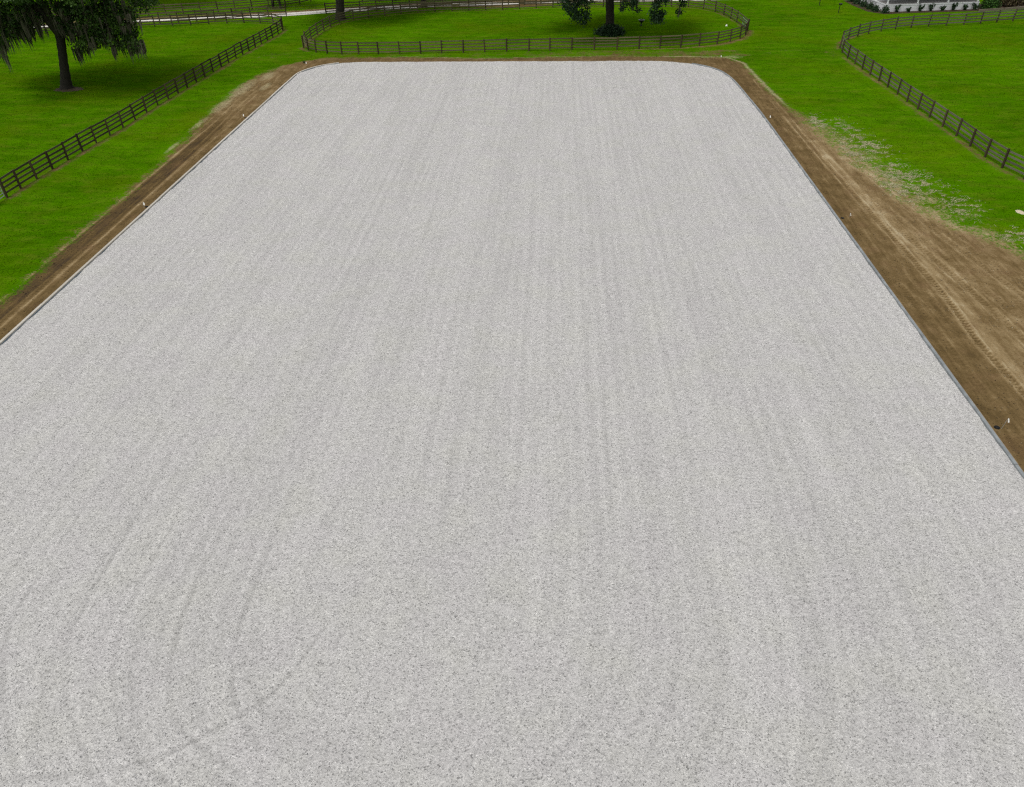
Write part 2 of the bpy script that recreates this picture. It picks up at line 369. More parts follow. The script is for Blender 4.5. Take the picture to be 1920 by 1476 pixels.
def arena_fields(x, y):
    sd = arena_sd(x, y)
    # machine passes run lengthwise and swing round in U-turns at the near end
    t = np.where(x < -4.7, -1, 1)*np.hypot(x+4.7, np.minimum(y-14.5, 0)); al = np.where(y > 14.5, y-14.5, -np.arctan2(np.abs(y-14.5), np.abs(x+4.7)+0.01)*6)
    wv = t+0.25*(vnoise(al*0.3, t*0.05, 0.25, 2, 2)-0.5)
    lane = 0.12*(vnoise(wv, al*0.012, 0.9, 3, 2)-0.5) + 0.34*(vnoise(wv, al*0.03, 4.4, 5, 2)-0.5)
    line = np.cos(2*np.pi*wv/0.62); lane += 0.11*smooth01(0.5, 1.0, line)*(0.2+1.0*vnoise(wv, al*0.05, 1.1, 9, 2)) - 0.09*smooth01(0.5, 1.0, -line)*(0.2+1.0*vnoise(wv, al*0.05, 1.1, 10, 2))
    lane *= 1-0.85*smooth01(5.0, 2.5, np.abs(t))*smooth01(19, 15, y)
    z = 0.055 + 0.014*lane + 0.010*(vnoise(x, y, 1.2, 11, 3)-0.5)
    ripple = vnoise(x*0.5, y*2.2, 1.0, 17, 2)-0.5
    z += 0.010*ripple
    near = (x < 12) & (y < 32)
    for p in TRACKS_ARENA:
        d = np.full(x.shape, 9.0); d[near] = poly_dist(x[near], y[near], p)[0]
        br = (0.45+0.8*vnoise(x, y, 0.8, 23, 2))*smooth01(19.5, 14.5, y)*(0.35 if p[0][0] > 0 else 1.0)
        g = np.exp(-(d/0.075)**2)*br; r = np.exp(-((d-0.17)/0.08)**2)*br
        z += -0.022*g+0.012*r; lane += -0.50*g+0.26*r
    lane += -0.9*np.exp(-((sd+0.0)/0.2)**2)*0.0 + 0.18*smooth01(-1.6, -0.2, sd)*(vnoise(x, y, 0.7, 31, 2)-0.2)
    z += 0.10*smooth01(-0.45, -0.03, sd)*(vnoise(x, y, 1.3, 37, 4)-0.38)
    return z, {'lane': lane, 'sd': sd}
def build_arena():
    o = sheet('arena_gravel_surface', -28.2, 18.9, -4.4, 86.4, 0.125, arena_fields, lambda x, y, a: a['sd'] < 0, MGR)
    me = o.data; n = len(me.vertices); co = np.empty(n*3, dtype=np.float32); me.vertices.foreach_get('co', co); co = co.reshape(-1, 3)
    x = co[:, 0].astype(float); y = co[:, 1].astype(float); sd = np.empty(n, dtype=np.float32); me.attributes['sd'].data.foreach_get('value', sd)
    e = 0.01; m = sd > 0
    gx = (arena_sd(x[m]+e, y[m])-arena_sd(x[m]-e, y[m]))/(2*e); gy = (arena_sd(x[m], y[m]+e)-arena_sd(x[m], y[m]-e))/(2*e)
    co[m, 0] -= gx*sd[m]; co[m, 1] -= gy*sd[m]
    me.vertices.foreach_set('co', co.ravel()); me.update()
build_arena()

# --- bare soil round the arena
DL = np.array([(-10, -30.4), (10, -30.5), (25, -30.7), (33, -30.75), (41, -31.15), (46, -31.15), (55, -31.35), (62, -31.9), (69, -32.5), (76, -32.8), (80, -32.3), (84.3, -31.0), (86.3, -29.3), (88, -27), (95, -20)])
DR = np.array([(-10, 32), (10, 32), (20, 31.6), (30, 30.6), (36, 29.5), (40.6, 27.8), (43.5, 25.6), (48.5, 24.2), (54.5, 23.3), (61.8, 22.3), (69.3, 21.5), (76.4, 21.05), (82, 20.9), (84.8, 20.7), (87, 19.6), (88.6, 17.9), (95, 14)])
TYRES = [[(20.2, 78), (20.4, 62), (20.72, 48.7), (21.12, 35.35), (20.9, 30.5), (21.06, 26.4), (21.3, 14), (21.5, 0)],
 [(19.2, 36), (19.3, 30.85), (19.3, 27.1), (19.47, 23.1), (19.9, 14), (20.3, 0)],
 [(20.9, 56), (21.45, 45.8), (22.62, 36.6), (23.2, 30.7), (24.2, 20), (24.8, 5)],
 [(22.2, 56), (22.97, 51.3), (23.93, 42.6), (25.23, 34.9), (27.2, 22), (28, 8)],
 [(21.9, 48), (23.2, 38), (24.2, 31), (25.6, 20)], [(24.2, 43.5), (26.0, 36.5), (27.6, 31), (29, 24)],
 [(19.1, 72), (19.14, 61), (19.39, 46.8), (19.2, 40)], [(19.9, 66), (20.1, 52), (20.3, 40), (20.2, 33)],
 [(-30.35, 10), (-30.3, 36), (-30.6, 50), (-30.7, 62), (-31.3, 74)], [(-29.1, 10), (-28.95, 36), (-29.15, 50), (-29.4, 62), (-29.9, 74)],
 [(-29.9, 10), (-29.85, 34), (-29.9, 46), (-30.0, 58)], [(-29.45, 18), (-29.5, 40), (-29.75, 58), (-30.4, 72), (-29.6, 81)]]
TYRES = [catmull(p, 5) for p in TYRES]
STRAW = [(24.4, 62.5, 1.1, 2.6), (25.2, 58.5, 1.0, 2.2), (25.0, 53.5, 1.2, 2.0), (26.0, 50.5, 1.4, 2.0), (27.3, 46.6, 1.0, 1.6), (23.4, 57.5, 0.9, 3.0), (24.0, 50.0, 0.8, 2.2), (28.6, 42.3, 0.9, 1.0), (22.6, 64.5, 0.6, 1.6), (29.5, 39.5, 1.0, 1.0)]
SAND_L = [(-31.7, 75, 1.0, 5.0), (-31.7, 69.5, 0.8, 3.5), (-30.7, 80, 0.8, 2.4), (-29.6, 76, 0.5, 2.0), (-31.7, 64, 0.4, 2.5), (-31.5, 58, 0.3, 2.0)]
def soil_fields(x, y):
    sd = arena_sd(x, y)
    bl = np.interp(y, DL[:, 0], DL[:, 1]); br = np.interp(y, DR[:, 0], DR[:, 1])
    wob = 0.5*(vnoise(x, y, 0.35, 41, 3)-0.5)
    dirt = np.minimum(np.minimum(x-bl, br-x), 88.35-y+0.35*np.sin(x*0.23)) + wob          # metres inside the bare strip
    left = x < -20; right = x > 12; d = sd
    tone = 0.46 + 0.16*(vnoise(x, y*0.25, 0.8, 43, 3)-0.5)
    # left side: damp compacted wheel band with pale crumbly margins
    dl = -27.75-x; fl = smooth01(70, 56, y)*(x < -27.7)
    tone += fl*(-0.30*smooth01(1.15, 1.5, dl)*smooth01(2.75, 2.5, dl) + 0.22*np.exp(-((dl-1.05)/0.14)**2) + 0.30*np.exp(-((dl-2.72)/0.13)**2))
    tone += 0.10*(x < -27.7)*smooth01(60, 72, y)
    # right side: paler dry soil away from the edge
    dr = x-18.3; fr = (x > 18.2)
    tone += fr*(0.14*smooth01(1.6, 3.2, dr)*smooth01(75, 55, y) - 0.05*smooth01(1.4, 0.6, dr))
    tone += 0.10*np.exp(-((dr-0.35)/0.2)**2)*fr*(vnoise(x, y, 0.5, 47, 2))
    z = 0.055 + 0.02*(vnoise(x, y, 1.0, 51, 4)-0.5)
    for q, p in enumerate(TYRES):
        lo = p.min(0)-1; hi = p.max(0)+1; m = (x > lo[0]) & (x < hi[0]) & (y > lo[1]) & (y < hi[1])
        if not m.any(): continue
        dd, ss, sg = poly_dist(x[m], y[m], p); off = dd*sg
        w = 0.17+0.03*(q % 3); ins = smooth01(w+0.05, w-0.03, dd); wt = (1.25, 0.7, 0.95, 0.85, 0.8, 0.7, 0.6, 0.5, 0.8, 0.8, 0.6, 0.6)[q]; fade = wt*(0.35+0.9*vnoise(ss, ss*0+q, 0.18, 61, 2))
        lug = np.sin(2*np.pi*(ss+0.55*np.abs(off))/0.27)
        z[m] += fade*(-0.020*ins + 0.014*ins*lug + 0.014*np.exp(-((dd-w-0.08)/0.06)**2))
        tone[m] += fade*(ins*(0.02+(0.16 if q == 0 else 0.11)*lug) + 0.24*np.exp(-((dd-w-0.07)/0.07)**2))
    bd = (x > 18.3) & (x < 26) & (y < 60); dd, ss, sg = poly_dist(x[bd], y[bd], TYRES[0]); off = dd*sg
    tone[bd] += 0.24*np.exp(-((np.abs(off-0.55))/0.26)**2)*(0.4+0.9*vnoise(x[bd], y[bd], 0.3, 67, 2))
    sand = np.full(x.shape, -1.0)
    for (sx, sy, rx, ry) in STRAW: sand = np.maximum(sand, 0.24-0.5*((x-sx)/(1.3*rx))**2-0.5*((y-sy)/(1.3*ry))**2)
    for (sx, sy, rx, ry) in SAND_L: sand = np.maximum(sand, 0.85-0.6*((x-sx)/rx)**2-0.75*((y-sy)/ry)**2)
    rim = np.exp(-((dirt-0.42)/0.42)**2)                                   # pale sandy rim where the soil meets the grass
    rimw = np.where(x > 12, smooth01(64, 72, y), np.where(x < -20, 0.55*smooth01(56, 66, y), 0.8))
    sand = np.maximum(sand, -1.0+1.9*rim*rimw)
    corner = 0.75-0.6*((x-19.6)/1.5)**2-0.6*((y-87.6)/0.9)**2; sand = np.maximum(sand, corner)
    dirt = np.maximum(dirt, 0.55-((x-20.6)/2.2)**2-((y-88.6)/1.2)**2)
    dirt = np.maximum(dirt, 0.35*smooth01(-6, 3, x)*smooth01(23, 19, x)-np.maximum(0, np.abs(y-89.3)-1.3)+0.9*(vnoise(x, y, 0.45, 69, 3)-0.55))
    # ragged fringe on the right where machines turned
    fringe = smooth01(70, 60, y)*smooth01(38, 43, y); dirt = np.where(x > 20, np.where(dirt < 0.8, 0.8+(dirt-0.8)/(1+2.3*fringe), dirt), dirt)
    tone += 0.26*(x > 18)*fringe*np.exp(-((dirt-0.35)/0.75)**2)
    cover = np.maximum(dirt, sand*1.3)
    z = np.where(sd < 0.02, 0.0, z)
    z = 0.004 + (z-0.004)*smooth01(-1.4, 0.2, cover)+0.004
    return z, {'dirt': dirt, 'tone': tone, 'sand': sand, 'sd': sd}
def soil_keep(x, y, a): return ((a['dirt'] > -1.9) | (a['sand'] > -0.55)) & (a['sd'] > -0.05)
for nm, bb in (('bare_soil_strip_left', (-36, -21.05, -6, 92)), ('bare_soil_strip_back', (-21.05, 12.0, 85.5, 91.6)), ('bare_soil_strip_right', (12.0, 34, -6, 93))):
    sheet(nm, bb[0], bb[1], bb[2], bb[3], 0.105, soil_fields, soil_keep, MD)

# --- narrow bare strips sprayed under the fences
STRIP_Z = [0.0]
def strip_fields(poly, width, shift):
    STRIP_Z[0] += 0.0025; z0 = STRIP_Z[0]
    def f(x, y):
        d, s, side = poly_dist(x, y, poly); off = d*side-shift
        w = width*(0.75+0.5*vnoise(x, y, 0.5, 71, 2)); dirt = (w-np.abs(off))*1.7
        return z0+0.012*smooth01(-1.0, -0.3, dirt)+0.03*smooth01(-0.1, 0.6, dirt)*vnoise(x, y, 2.0, 73, 3), {'dirt': dirt, 'tone': 0.50+0.25*(vnoise(x, y, 1.5, 75, 3)-0.5), 'sand': -0.75+0*x}
    return f
def fence_strip(name, poly, width, shift=0.0, step=0.2):
    poly = np.asarray(poly); lo = poly.min(0)-1.5; hi = poly.max(0)+1.5
    sheet(name, lo[0], hi[0], lo[1], hi[1], step, strip_fields(poly, width, shift), lambda x, y, a: a['dirt'] > -1.2, MD)
fence_strip('soil_under_left_fence', FENCE_A_FRONT, 0.42, -0.30)
fence_strip('soil_under_left_rear_fence', FENCE_A_REAR[:40], 0.30)
fence_strip('soil_under_middle_front_fence', E_FRONT, 0.55, -0.3)
fence_strip('soil_under_middle_rear_fence', E_REAR[::2], 0.40, 0.1, 0.25)
fence_strip('soil_under_right_fence', np.vstack([F_FRONT, F_REAR[1:40]]), 0.40, 0.25)

# --- road of pale base rock with dusty shoulders
def shoulder_fields(x, y):
    d, s, side = poly_dist(x, y, ROAD[::2]); dirt = 2.2-np.abs(d*side-0.9)
    dirt = np.maximum(dirt, 1.4*(1-((x+11)/11)**2-((y-120.6)/2.6)**2)*2)
    tone = 0.62+0.3*(vnoise(x, y, 0.6, 81, 3)-0.5) - 0.25*smooth01(1, 0, ((x+11)/11)**2)
    return 0.003+0*x, {'dirt': dirt, 'tone': tone, 'sand': -0.55+0*x}
sheet('road_shoulder', -80, 36, 100, 128, 0.35, shoulder_fields, lambda x, y, a: a['dirt'] > -1.0, MD)
def road():
    P = resample(ROAD, 1.0); T = np.gradient(P, axis=0); T /= np.linalg.norm(T, axis=1)[:, None]; N = np.stack([-T[:, 1], T[:, 0]], 1)
    V = []; F = []
    for i in range(len(P)):
        w = 1.15+0.25*(vnoise(np.array([float(i)]), np.array([0.0]), 0.2, 91, 2)[0]-0.5)
        for k, h in ((-1, 0.012), (-0.8, 0.03), (-0.25, 0.04), (0.25, 0.04), (0.8, 0.03), (1, 0.012)): V.append((*(P[i]+N[i]*w*k), h))
    for i in range(len(P)-1):
        for j in range(5): a = i*6+j; F.append((a, a+1, a+7, a+6))
    tag(link('road', mesh_np('road', V, F, True), M_ROAD), kind='structure')
road()

# ------------------------------------------------------------------ arena edging
def sweep(pts, prof, name):
    """profile (offset outward, z) swept along pts (arena on the left)"""
    P = np.array(pts, dtype=float); T = np.gradient(P, axis=0); T /= np.linalg.norm(T, axis=1)[:, None]; N = np.stack([T[:, 1], -T[:, 0]], 1)
    k = len(prof); V = [(*(P[i]+N[i]*o), z) for i in range(len(P)) for o, z in prof]; F = []
    for i in range(len(P)-1):
        for j in range(k): a = i*k+j; b = i*k+(j+1) % k; F.append((a, b, b+k, a+k))
    F.append(tuple(range(k))); F.append(tuple((len(P)-1)*k+j for j in range(k))[::-1])
    me = bpy.data.meshes.new(name); me.from_pydata(V, [], F); me.update(); return me
def edging():
    root = empty('arena_edging', (18.34, 2, 0)); root.location = (0, 0, 0)
    tag(root, 'long low timber edging with fabric liner framing the grey gravel arena', 'edging')
    full = LOOP; d = np.r_[0, np.cumsum(np.linalg.norm(np.diff(full, axis=0), axis=1))]
    L = d[-1]; n = int(L/4.88); bounds = np.linspace(0, L, n+1)
    for i in range(n):
        a, b = bounds[i]+0.006, bounds[i+1]-0.006
        inner = d[(d > a+0.05) & (d < b-0.05)]; s = np.r_[a, inner, b]
        P = np.stack([np.interp(s, d, full[:, 0]), np.interp(s, d, full[:, 1])], 1)
        mx, my = P.mean(0); j = random.uniform(-0.012, 0.012)
        if my > 85.2 and -23 < mx < 13: top, mat = 0.075+j*0.5, M_TIMBER_B
        elif mx < -5: top, mat = 0.165+j, M_TIMBER
        else: top, mat = 0.15+j, M_TIMBER_B
        o = link('board', sweep(P, [(0.0, -0.06), (0.0, top), (0.145 if mx < -5 else 0.13, top), (0.145 if mx < -5 else 0.13, -0.06)], 'board'), mat, root)
        if top < 0.1: continue
        if mx < -5: prof = [(-0.004, 0.0), (-0.004, 0.085+j), (-0.022, 0.085+j), (-0.022, 0.0)]; lm = M_FABRIC_B
        else: prof = [(-0.02, 0.0), (-0.02, top+0.004), (0.10, top+0.010), (0.10, top+0.003), (-0.003, top+0.0025), (-0.003, 0.0)]; lm = M_FABRIC
        link('fabric_liner', sweep(P, prof, 'fabric_liner'), lm, o)
edging()

# loose stones too many to count, lying on the gravel
def stones():
    n = 75000
    x = RNG.uniform(-27.5, 18.1, n); y = 7+58*RNG.random(n)**1.7
    ok = arena_sd(x, y) < -0.12; x = x[ok]; y = y[ok]; n = len(x)
    z = arena_fields(x, y)[0]; r = 0.010+0.014*RNG.random(n)**2.0
    base = np.array([(1, 0, 0), (0, 1, 0), (-1, 0, 0), (0, -1, 0), (0, 0, 0.8), (0, 0, -0.6)], dtype=float)
    fa = np.array([(0, 1, 4), (1, 2, 4), (2, 3, 4), (3, 0, 4), (1, 0, 5), (2, 1, 5), (3, 2, 5), (0, 3, 5)])
    jit = 1+RNG.uniform(-0.35, 0.35, (n, 6, 1)); an = RNG.uniform(0, 6.28, n); c, s = np.cos(an), np.sin(an)
    b = base[None]*jit*r[:, None, None]*np.array([1.3, 0.9, 1.0])
    V = np.stack([x[:, None]+b[:, :, 0]*c[:, None]-b[:, :, 1]*s[:, None], y[:, None]+b[:, :, 0]*s[:, None]+b[:, :, 1]*c[:, None], z[:, None]+b[:, :, 2]+0.3*r[:, None]], -1).reshape(-1, 3)
    F = (fa[None]+np.arange(n)[:, None, None]*6).reshape(-1, 3)
    me = mesh_np('loose_gravel', V, F); t = RNG.random(n)**0.8; attr(me, 'tint', np.repeat(t, 6))
    tag(link('loose_gravel', me, MST), 'loose grey stones scattered over the gravel arena', 'gravel', kind='stuff')
stones()

# ------------------------------------------------------------------ grass tufts
def tufts():
    n = 300000
    y = 22+104*RNG.random(n)**0.8; x = -5+(RNG.random(n)-0.5)*2*(0.80*y+14)
    ok = arena_sd(x, y) > 0.4
    x = x[ok]; y = y[ok]
    z, a = soil_fields(x, y)
    near = (x > -36) & (x < 34) & (y < 92)
    cov = np.where(near, np.maximum(a['dirt'], 0.8*a['sand']), -5)+0.7*(vnoise(x, y, 1.1, 101, 3)-0.5)
    ok = cov < -0.1+0.95*RNG.random(len(x))**2.2
    dr, _, _ = poly_dist(x, y, ROAD[::3]); ok &= dr > 2.0+RNG.random(len(x))
    fa = poly_dist(x, y, np.array(FENCE_A_FRONT)); ok &= np.abs(fa[0]*fa[2]+0.30) > 0.45
    ff = poly_dist(x, y, np.vstack([F_FRONT, F_REAR[1::3]])); ok &= np.abs(ff[0]*ff[2]-0.25) > 0.42
    ok &= ~((x > 44) & (y > 112.3))
    zz = np.where(near, z, 0.0)[ok]; x = x[ok]; y = y[ok]; n = len(x); B = 4
    h = 0.015+0.035*RNG.random((n, B)); h *= np.where(RNG.random((n, 1)) < 0.02, 2.2, 1.0); an = RNG.uniform(0, 6.28, (n, B)); lean = RNG.uniform(1.2, 2.6, (n, B)); w = 0.012+0.02*RNG.random((n, B))
    ox = x[:, None]+RNG.normal(0, 0.16, (n, B)); oy = y[:, None]+RNG.normal(0, 0.16, (n, B))
    ca, sa = np.cos(an), np.sin(an)
    p0 = np.stack([ox-sa*w, oy+ca*w, 0*ox+0.002+zz[:, None]], -1); p1 = np.stack([ox+sa*w, oy-ca*w, 0*ox+0.002+zz[:, None]], -1); p2 = np.stack([ox+ca*h*lean, oy+sa*h*lean, h+zz[:, None]], -1)
    V = np.stack([p0, p1, p2], 2).reshape(-1, 3); F = np.arange(len(V)).reshape(-1, 3)
    t = NT('grass_blade'); c, fine = grass_color(t); t.color(t.mix(1.0, c, (1.12, 1.12, 1.1), 'MULTIPLY')); t.b.inputs['Specular IOR Level'].default_value = 0.0
    tag(link('grass', mesh_np('grass', V, F), t.m), 'short mown green grass round the arena and in the paddocks', 'grass', kind='stuff')
tufts()

# clods on the worn soil and dry straw lying on the thin grass
def clods():
    n = 46000
    side = RNG.random(n); x = np.where(side < 0.62, RNG.uniform(18.5, 31.5, n), np.where(side < 0.92, RNG.uniform(-33, -27.9, n), RNG.uniform(-28, 19, n)))
    y = np.where(side < 0.92, 14+74*RNG.random(n)**1.4, RNG.uniform(86.1, 88.2, n))
    z, a = soil_fields(x, y)
    ok = (a['dirt'] > 0.1+0.5*RNG.random(n)) & (a['sd'] > 0.25) & (vnoise(x, y, 0.9, 131, 3) > 0.42+0.12*RNG.random(n)); x, y, z, tone = x[ok], y[ok], z[ok], a['tone'][ok]; n = len(x)
    r = 0.012+0.030*RNG.random(n)**3
    base = np.array([(1, 0, 0), (0, 1, 0), (-1, 0, 0), (0, -1, 0), (0, 0, 0.8), (0, 0, -0.5)], dtype=float)
    fa = np.array([(0, 1, 4), (1, 2, 4), (2, 3, 4), (3, 0, 4), (1, 0, 5), (2, 1, 5), (3, 2, 5), (0, 3, 5)])
    b = base[None]*(1+RNG.uniform(-0.35, 0.35, (n, 6, 1)))*r[:, None, None]
    V = (np.stack([x, y, z+0.3*r], 1)[:, None]+b).reshape(-1, 3); F = (fa[None]+np.arange(n)[:, None, None]*6).reshape(-1, 3)
    me = mesh_np('soil_clods', V, F); attr(me, 'tint', np.repeat(np.clip(tone+RNG.normal(0, 0.14, n), 0, 1), 6))
    t = NT('soil_clod'); t.color(t.ramp(t.attr('tint'), [(0.05, (0.058, 0.041, 0.026)), (0.45, (0.14, 0.10, 0.05)), (0.8, (0.29, 0.225, 0.135)), (1.0, (0.42, 0.35, 0.23))])); t.b.inputs['Specular IOR Level'].default_value = 0.0
    tag(link('soil_clods', me, t.m), 'crumbs and clods of brown soil on the worn strips', 'soil clods', kind='stuff')
    n = 17000; k = RNG.integers(0, len(STRAW), n); S = np.array(STRAW)
    x = S[k, 0]+RNG.normal(0, 0.62, n)*S[k, 2]; y = S[k, 1]+RNG.normal(0, 0.62, n)*S[k, 3]
    ok = (vnoise(x*1.3, y*1.9, 1.7, 141, 4)+RNG.normal(0, 0.05, n) > 0.57) & (arena_sd(x, y) > 0.5); x, y = x[ok], y[ok]; n = len(x); z = soil_fields(x, y)[0]
    an = RNG.normal(0.2, 0.8, n); L = 0.05+0.12*RNG.random(n); w = 0.008+0.012*RNG.random(n); h = 0.02+0.03*RNG.random(n)
    c, s_ = np.cos(an), np.sin(an)
    V = np.stack([np.stack([x-c*L-s_*w, y-s_*L+c*w, z+0.012], 1), np.stack([x-c*L+s_*w, y-s_*L-c*w, z+0.012], 1), np.stack([x+c*L, y+s_*L, z+h], 1)], 1).reshape(-1, 3)
    me = mesh_np('dry_straw', V, np.arange(len(V)).reshape(-1, 3)); attr(me, 'tint', np.repeat(RNG.random(n), 3))
    t = NT('dry_straw'); t.color(t.ramp(t.attr('tint'), [(0.0, (0.24, 0.21, 0.10)), (1.0, (0.54, 0.50, 0.32))]))
    tag(link('dry_straw', me, t.m), 'dry pale straw lying on the thin grass right of the arena', 'straw', kind='stuff')
clods()

# ------------------------------------------------------------------ fences
POST_ME = MB().box((0, 0, 0.70), (0.125, 0.125, 1.44)).box((0, 0, 1.435), (0.105, 0.105, 0.03)).mesh('post'); POST_ME.materials.append(M_POST)
BOARD_ME = MB().box((0.5, 0, 0), (1.0, 0.026, 0.135)).mesh('board'); BOARD_ME.materials.append(M_BOARD)
BOARD_DARK = BOARD_ME.copy(); BOARD_DARK.materials.clear(); BOARD_DARK.materials.append(mat_wood('black_stained_board', (0.040, 0.034, 0.019), (0.135, 0.115, 0.072), (1, 10, 10)))
BOARD_GREY = BOARD_ME.copy(); BOARD_GREY.materials.clear(); BOARD_GREY.materials.append(mat_wood('grey_weathered_board', (0.075, 0.068, 0.048), (0.215, 0.20, 0.155), (1, 10, 10)))
def fence(name, poly, label, side=1, spacing=2.44, exact=None, group='board fences', height=1.0, bm=None):
    """side: +1 boards on the left of the walking direction"""
    P = resample(poly, spacing) if exact is None else (np.vstack([exact, resample(poly, spacing)[1:]]) if poly is not None else np.array(exact))
    root = empty(name, (0, 0, 0)); tag(root, label, 'fence', group)
    for p in P:
        o = link('post', POST_ME, None, root); o.location = (p[0], p[1], random.uniform(-0.04, 0.02)); o.rotation_euler = (random.gauss(0, 0.02), random.gauss(0, 0.02), random.uniform(0, 3))
        o.scale = (1, 1, height)
    for a, b in zip(P[:-1], P[1:]):
        d = b-a; L = float(np.hypot(*d)); u = d/L; nrm = np.array([-u[1], u[0]])*side*0.078; rz = math.atan2(d[1], d[0])
        for z in (0.33, 0.65, 0.97, 1.29):
            o = link('board', bm or BOARD_ME, None, root); o.location = (a[0]+nrm[0]+u[0]*0.003, a[1]+nrm[1]+u[1]*0.003, (z+random.gauss(0, 0.018))*height)
            o.rotation_euler = (random.gauss(0, 0.02), random.gauss(0, 0.009), rz+random.gauss(0, 0.002)); o.scale = (L-0.006, 1, 1)
    return root
fence('board_fence', FENCE_A_REAR, 'four-board dark wooden fence round the left paddock with the mossy oak', 1, exact=FENCE_A_FRONT, bm=BOARD_DARK)
fence('board_fence', E_REAR, 'curving four-board wooden fence round the oval middle paddock behind the arena', 1, exact=E_FRONT)
# the oval is walked counter-clockwise, gate gap bridged further down
fence('board_fence', F_REAR, 'four-board wooden fence round the right paddock, curving before the white porch', -1, exact=F_FRONT, bm=BOARD_GREY)
fence('board_fence', FENCE_B, 'wooden fence on the near side of the pale road, left of the wire gate', 1)
fence('board_fence', FENCE_C, 'wooden fence on the far side of the pale road at upper left', 1)
fence('board_fence', FENCE_C2, 'short wooden fence run beyond the pale road, behind the middle paddock', 1)
fence('board_fence', FENCE_D, 'wooden fence on the near side of the pale road, right of the wire gate', -1)
fence('board_fence', np.array([(-39.2, 43.9), (-39.4, 36.6)]), 'short dark board fence beyond the galvanised gate at the left edge', 1)

# ------------------------------------------------------------------ gates
def tube_gate(name, a, b, label, mat, rails=6, r=0.024, z0=0.22, z1=1.22, mesh=False):
    a = Vector(a); b = Vector(b); d = b-a; L = d.length
    root = empty(name, (a.x, a.y, 0), math.atan2(d.y, d.x)); tag(root, label, 'gate')
    MB().tube([(0.06, 0, z0), (0.06, 0, z1), (L-0.06, 0, z1), (L-0.06, 0, z0), (0.06, 0, z0)], r, 6).build('frame', mat, root)
    for i in range(1, rails-1):
        z = z0+(z1-z0)*i/(rails-1); MB().tube([(0.06, 0, z), (L-0.06, 0, z)], r*0.8, 6).build('rail', mat, root)
    MB().tube([(L/2, 0, z0), (L/2, 0, z1)], r*0.8, 6).build('upright', mat, root)
    for z in (z0+0.15, z1-0.15): MB().box((0.02, 0, z), (0.10, 0.03, 0.05)).build('hinge', M_DARK, root)
    return root
tube_gate('tube_gate', (-39.11, 47.3), (-39.2, 44.0), 'galvanised tube gate at the left edge of the left paddock fence', M_GALV, r=0.03)
tube_gate('tube_gate', (23.98, 101.1), (23.9, 103.8), 'pale green tube gate at the right end of the middle paddock', M_GATEG, r=0.035)
tube_gate('wire_gate', (-38.55, 112.65), (-35.95, 113.5), 'thin dark pipe gate across the road gap, left leaf', M_DARKTUBE, rails=4, r=0.016)
tube_gate('wire_gate', (-33.3, 114.3), (-35.85, 113.52), 'thin dark pipe gate across the road gap, right leaf', M_DARKTUBE, rails=4, r=0.016)

# ------------------------------------------------------------------ trees
def leaves_mesh(name, centers, size, rng, tint=None, flat=0.0, aspect=0.55):
    n = len(centers); u = rng.normal(size=(n, 3)); u[:, 2] *= (1-flat); u /= np.linalg.norm(u, axis=1)[:, None]
    v = np.cross(u, rng.normal(size=(n, 3))); v /= np.linalg.norm(v, axis=1)[:, None]
    s = size*(0.6+0.8*rng.random((n, 1))); c = np.asarray(centers)
    V = np.stack([c-u*s, c+v*s*aspect, c+u*s, c-v*s*aspect], 1).reshape(-1, 3); F = np.arange(4*n).reshape(-1, 4)
    me = mesh_np(name, V, F); t = rng.random(n) if tint is None else tint
    attr(me, 'tint', np.repeat(t, 4)); return me
def moss_mesh(name, tops, rng):
    """tops: (x,y,z,length,width)"""
    V = []; F = []; T = []
    for (x, y, z, L, w) in tops:
        tint = rng.random()
        for k in range(3+int(5*w/0.2)):
            an = rng.uniform(0, 3.14); l = L*rng.uniform(0.35, 1.0); ww = w*rng.uniform(0.18, 0.5)
            ox, oy = rng.normal(0, w*0.55, 2); cx, sy = math.cos(an)*ww, math.sin(an)*ww; n = len(V)
            jx, jy = rng.normal(0, 0.05, 2)
            V += [(x+ox-cx*0.5, y+oy-sy*0.5, z+0.2), (x+ox+cx*0.5, y+oy+sy*0.5, z+0.2), (x+ox*0.9-cx, y+oy*0.9-sy, z-l*0.35), (x+ox*0.9+cx, y+oy*0.9+sy, z-l*0.35),
                  (x+ox*0.6-cx*0.45+jx, y+oy*0.6-sy*0.45+jy, z-l*0.72), (x+ox*0.6+cx*0.45+jx, y+oy*0.6+sy*0.45+jy, z-l*0.72), (x+ox*0.45+jx, y+oy*0.45+jy, z-l), (x+ox*0.45+jx+0.01, y+oy*0.45+jy, z-l)]
            F += [(n, n+1, n+3, n+2), (n+2, n+3, n+5, n+4), (n+4, n+5, n+7, n+6)]; T += [min(1, max(0, tint*0.7+rng.uniform(0, 0.3)))]*8
    me = mesh_np(name, V, F); attr(me, 'tint', T); return me
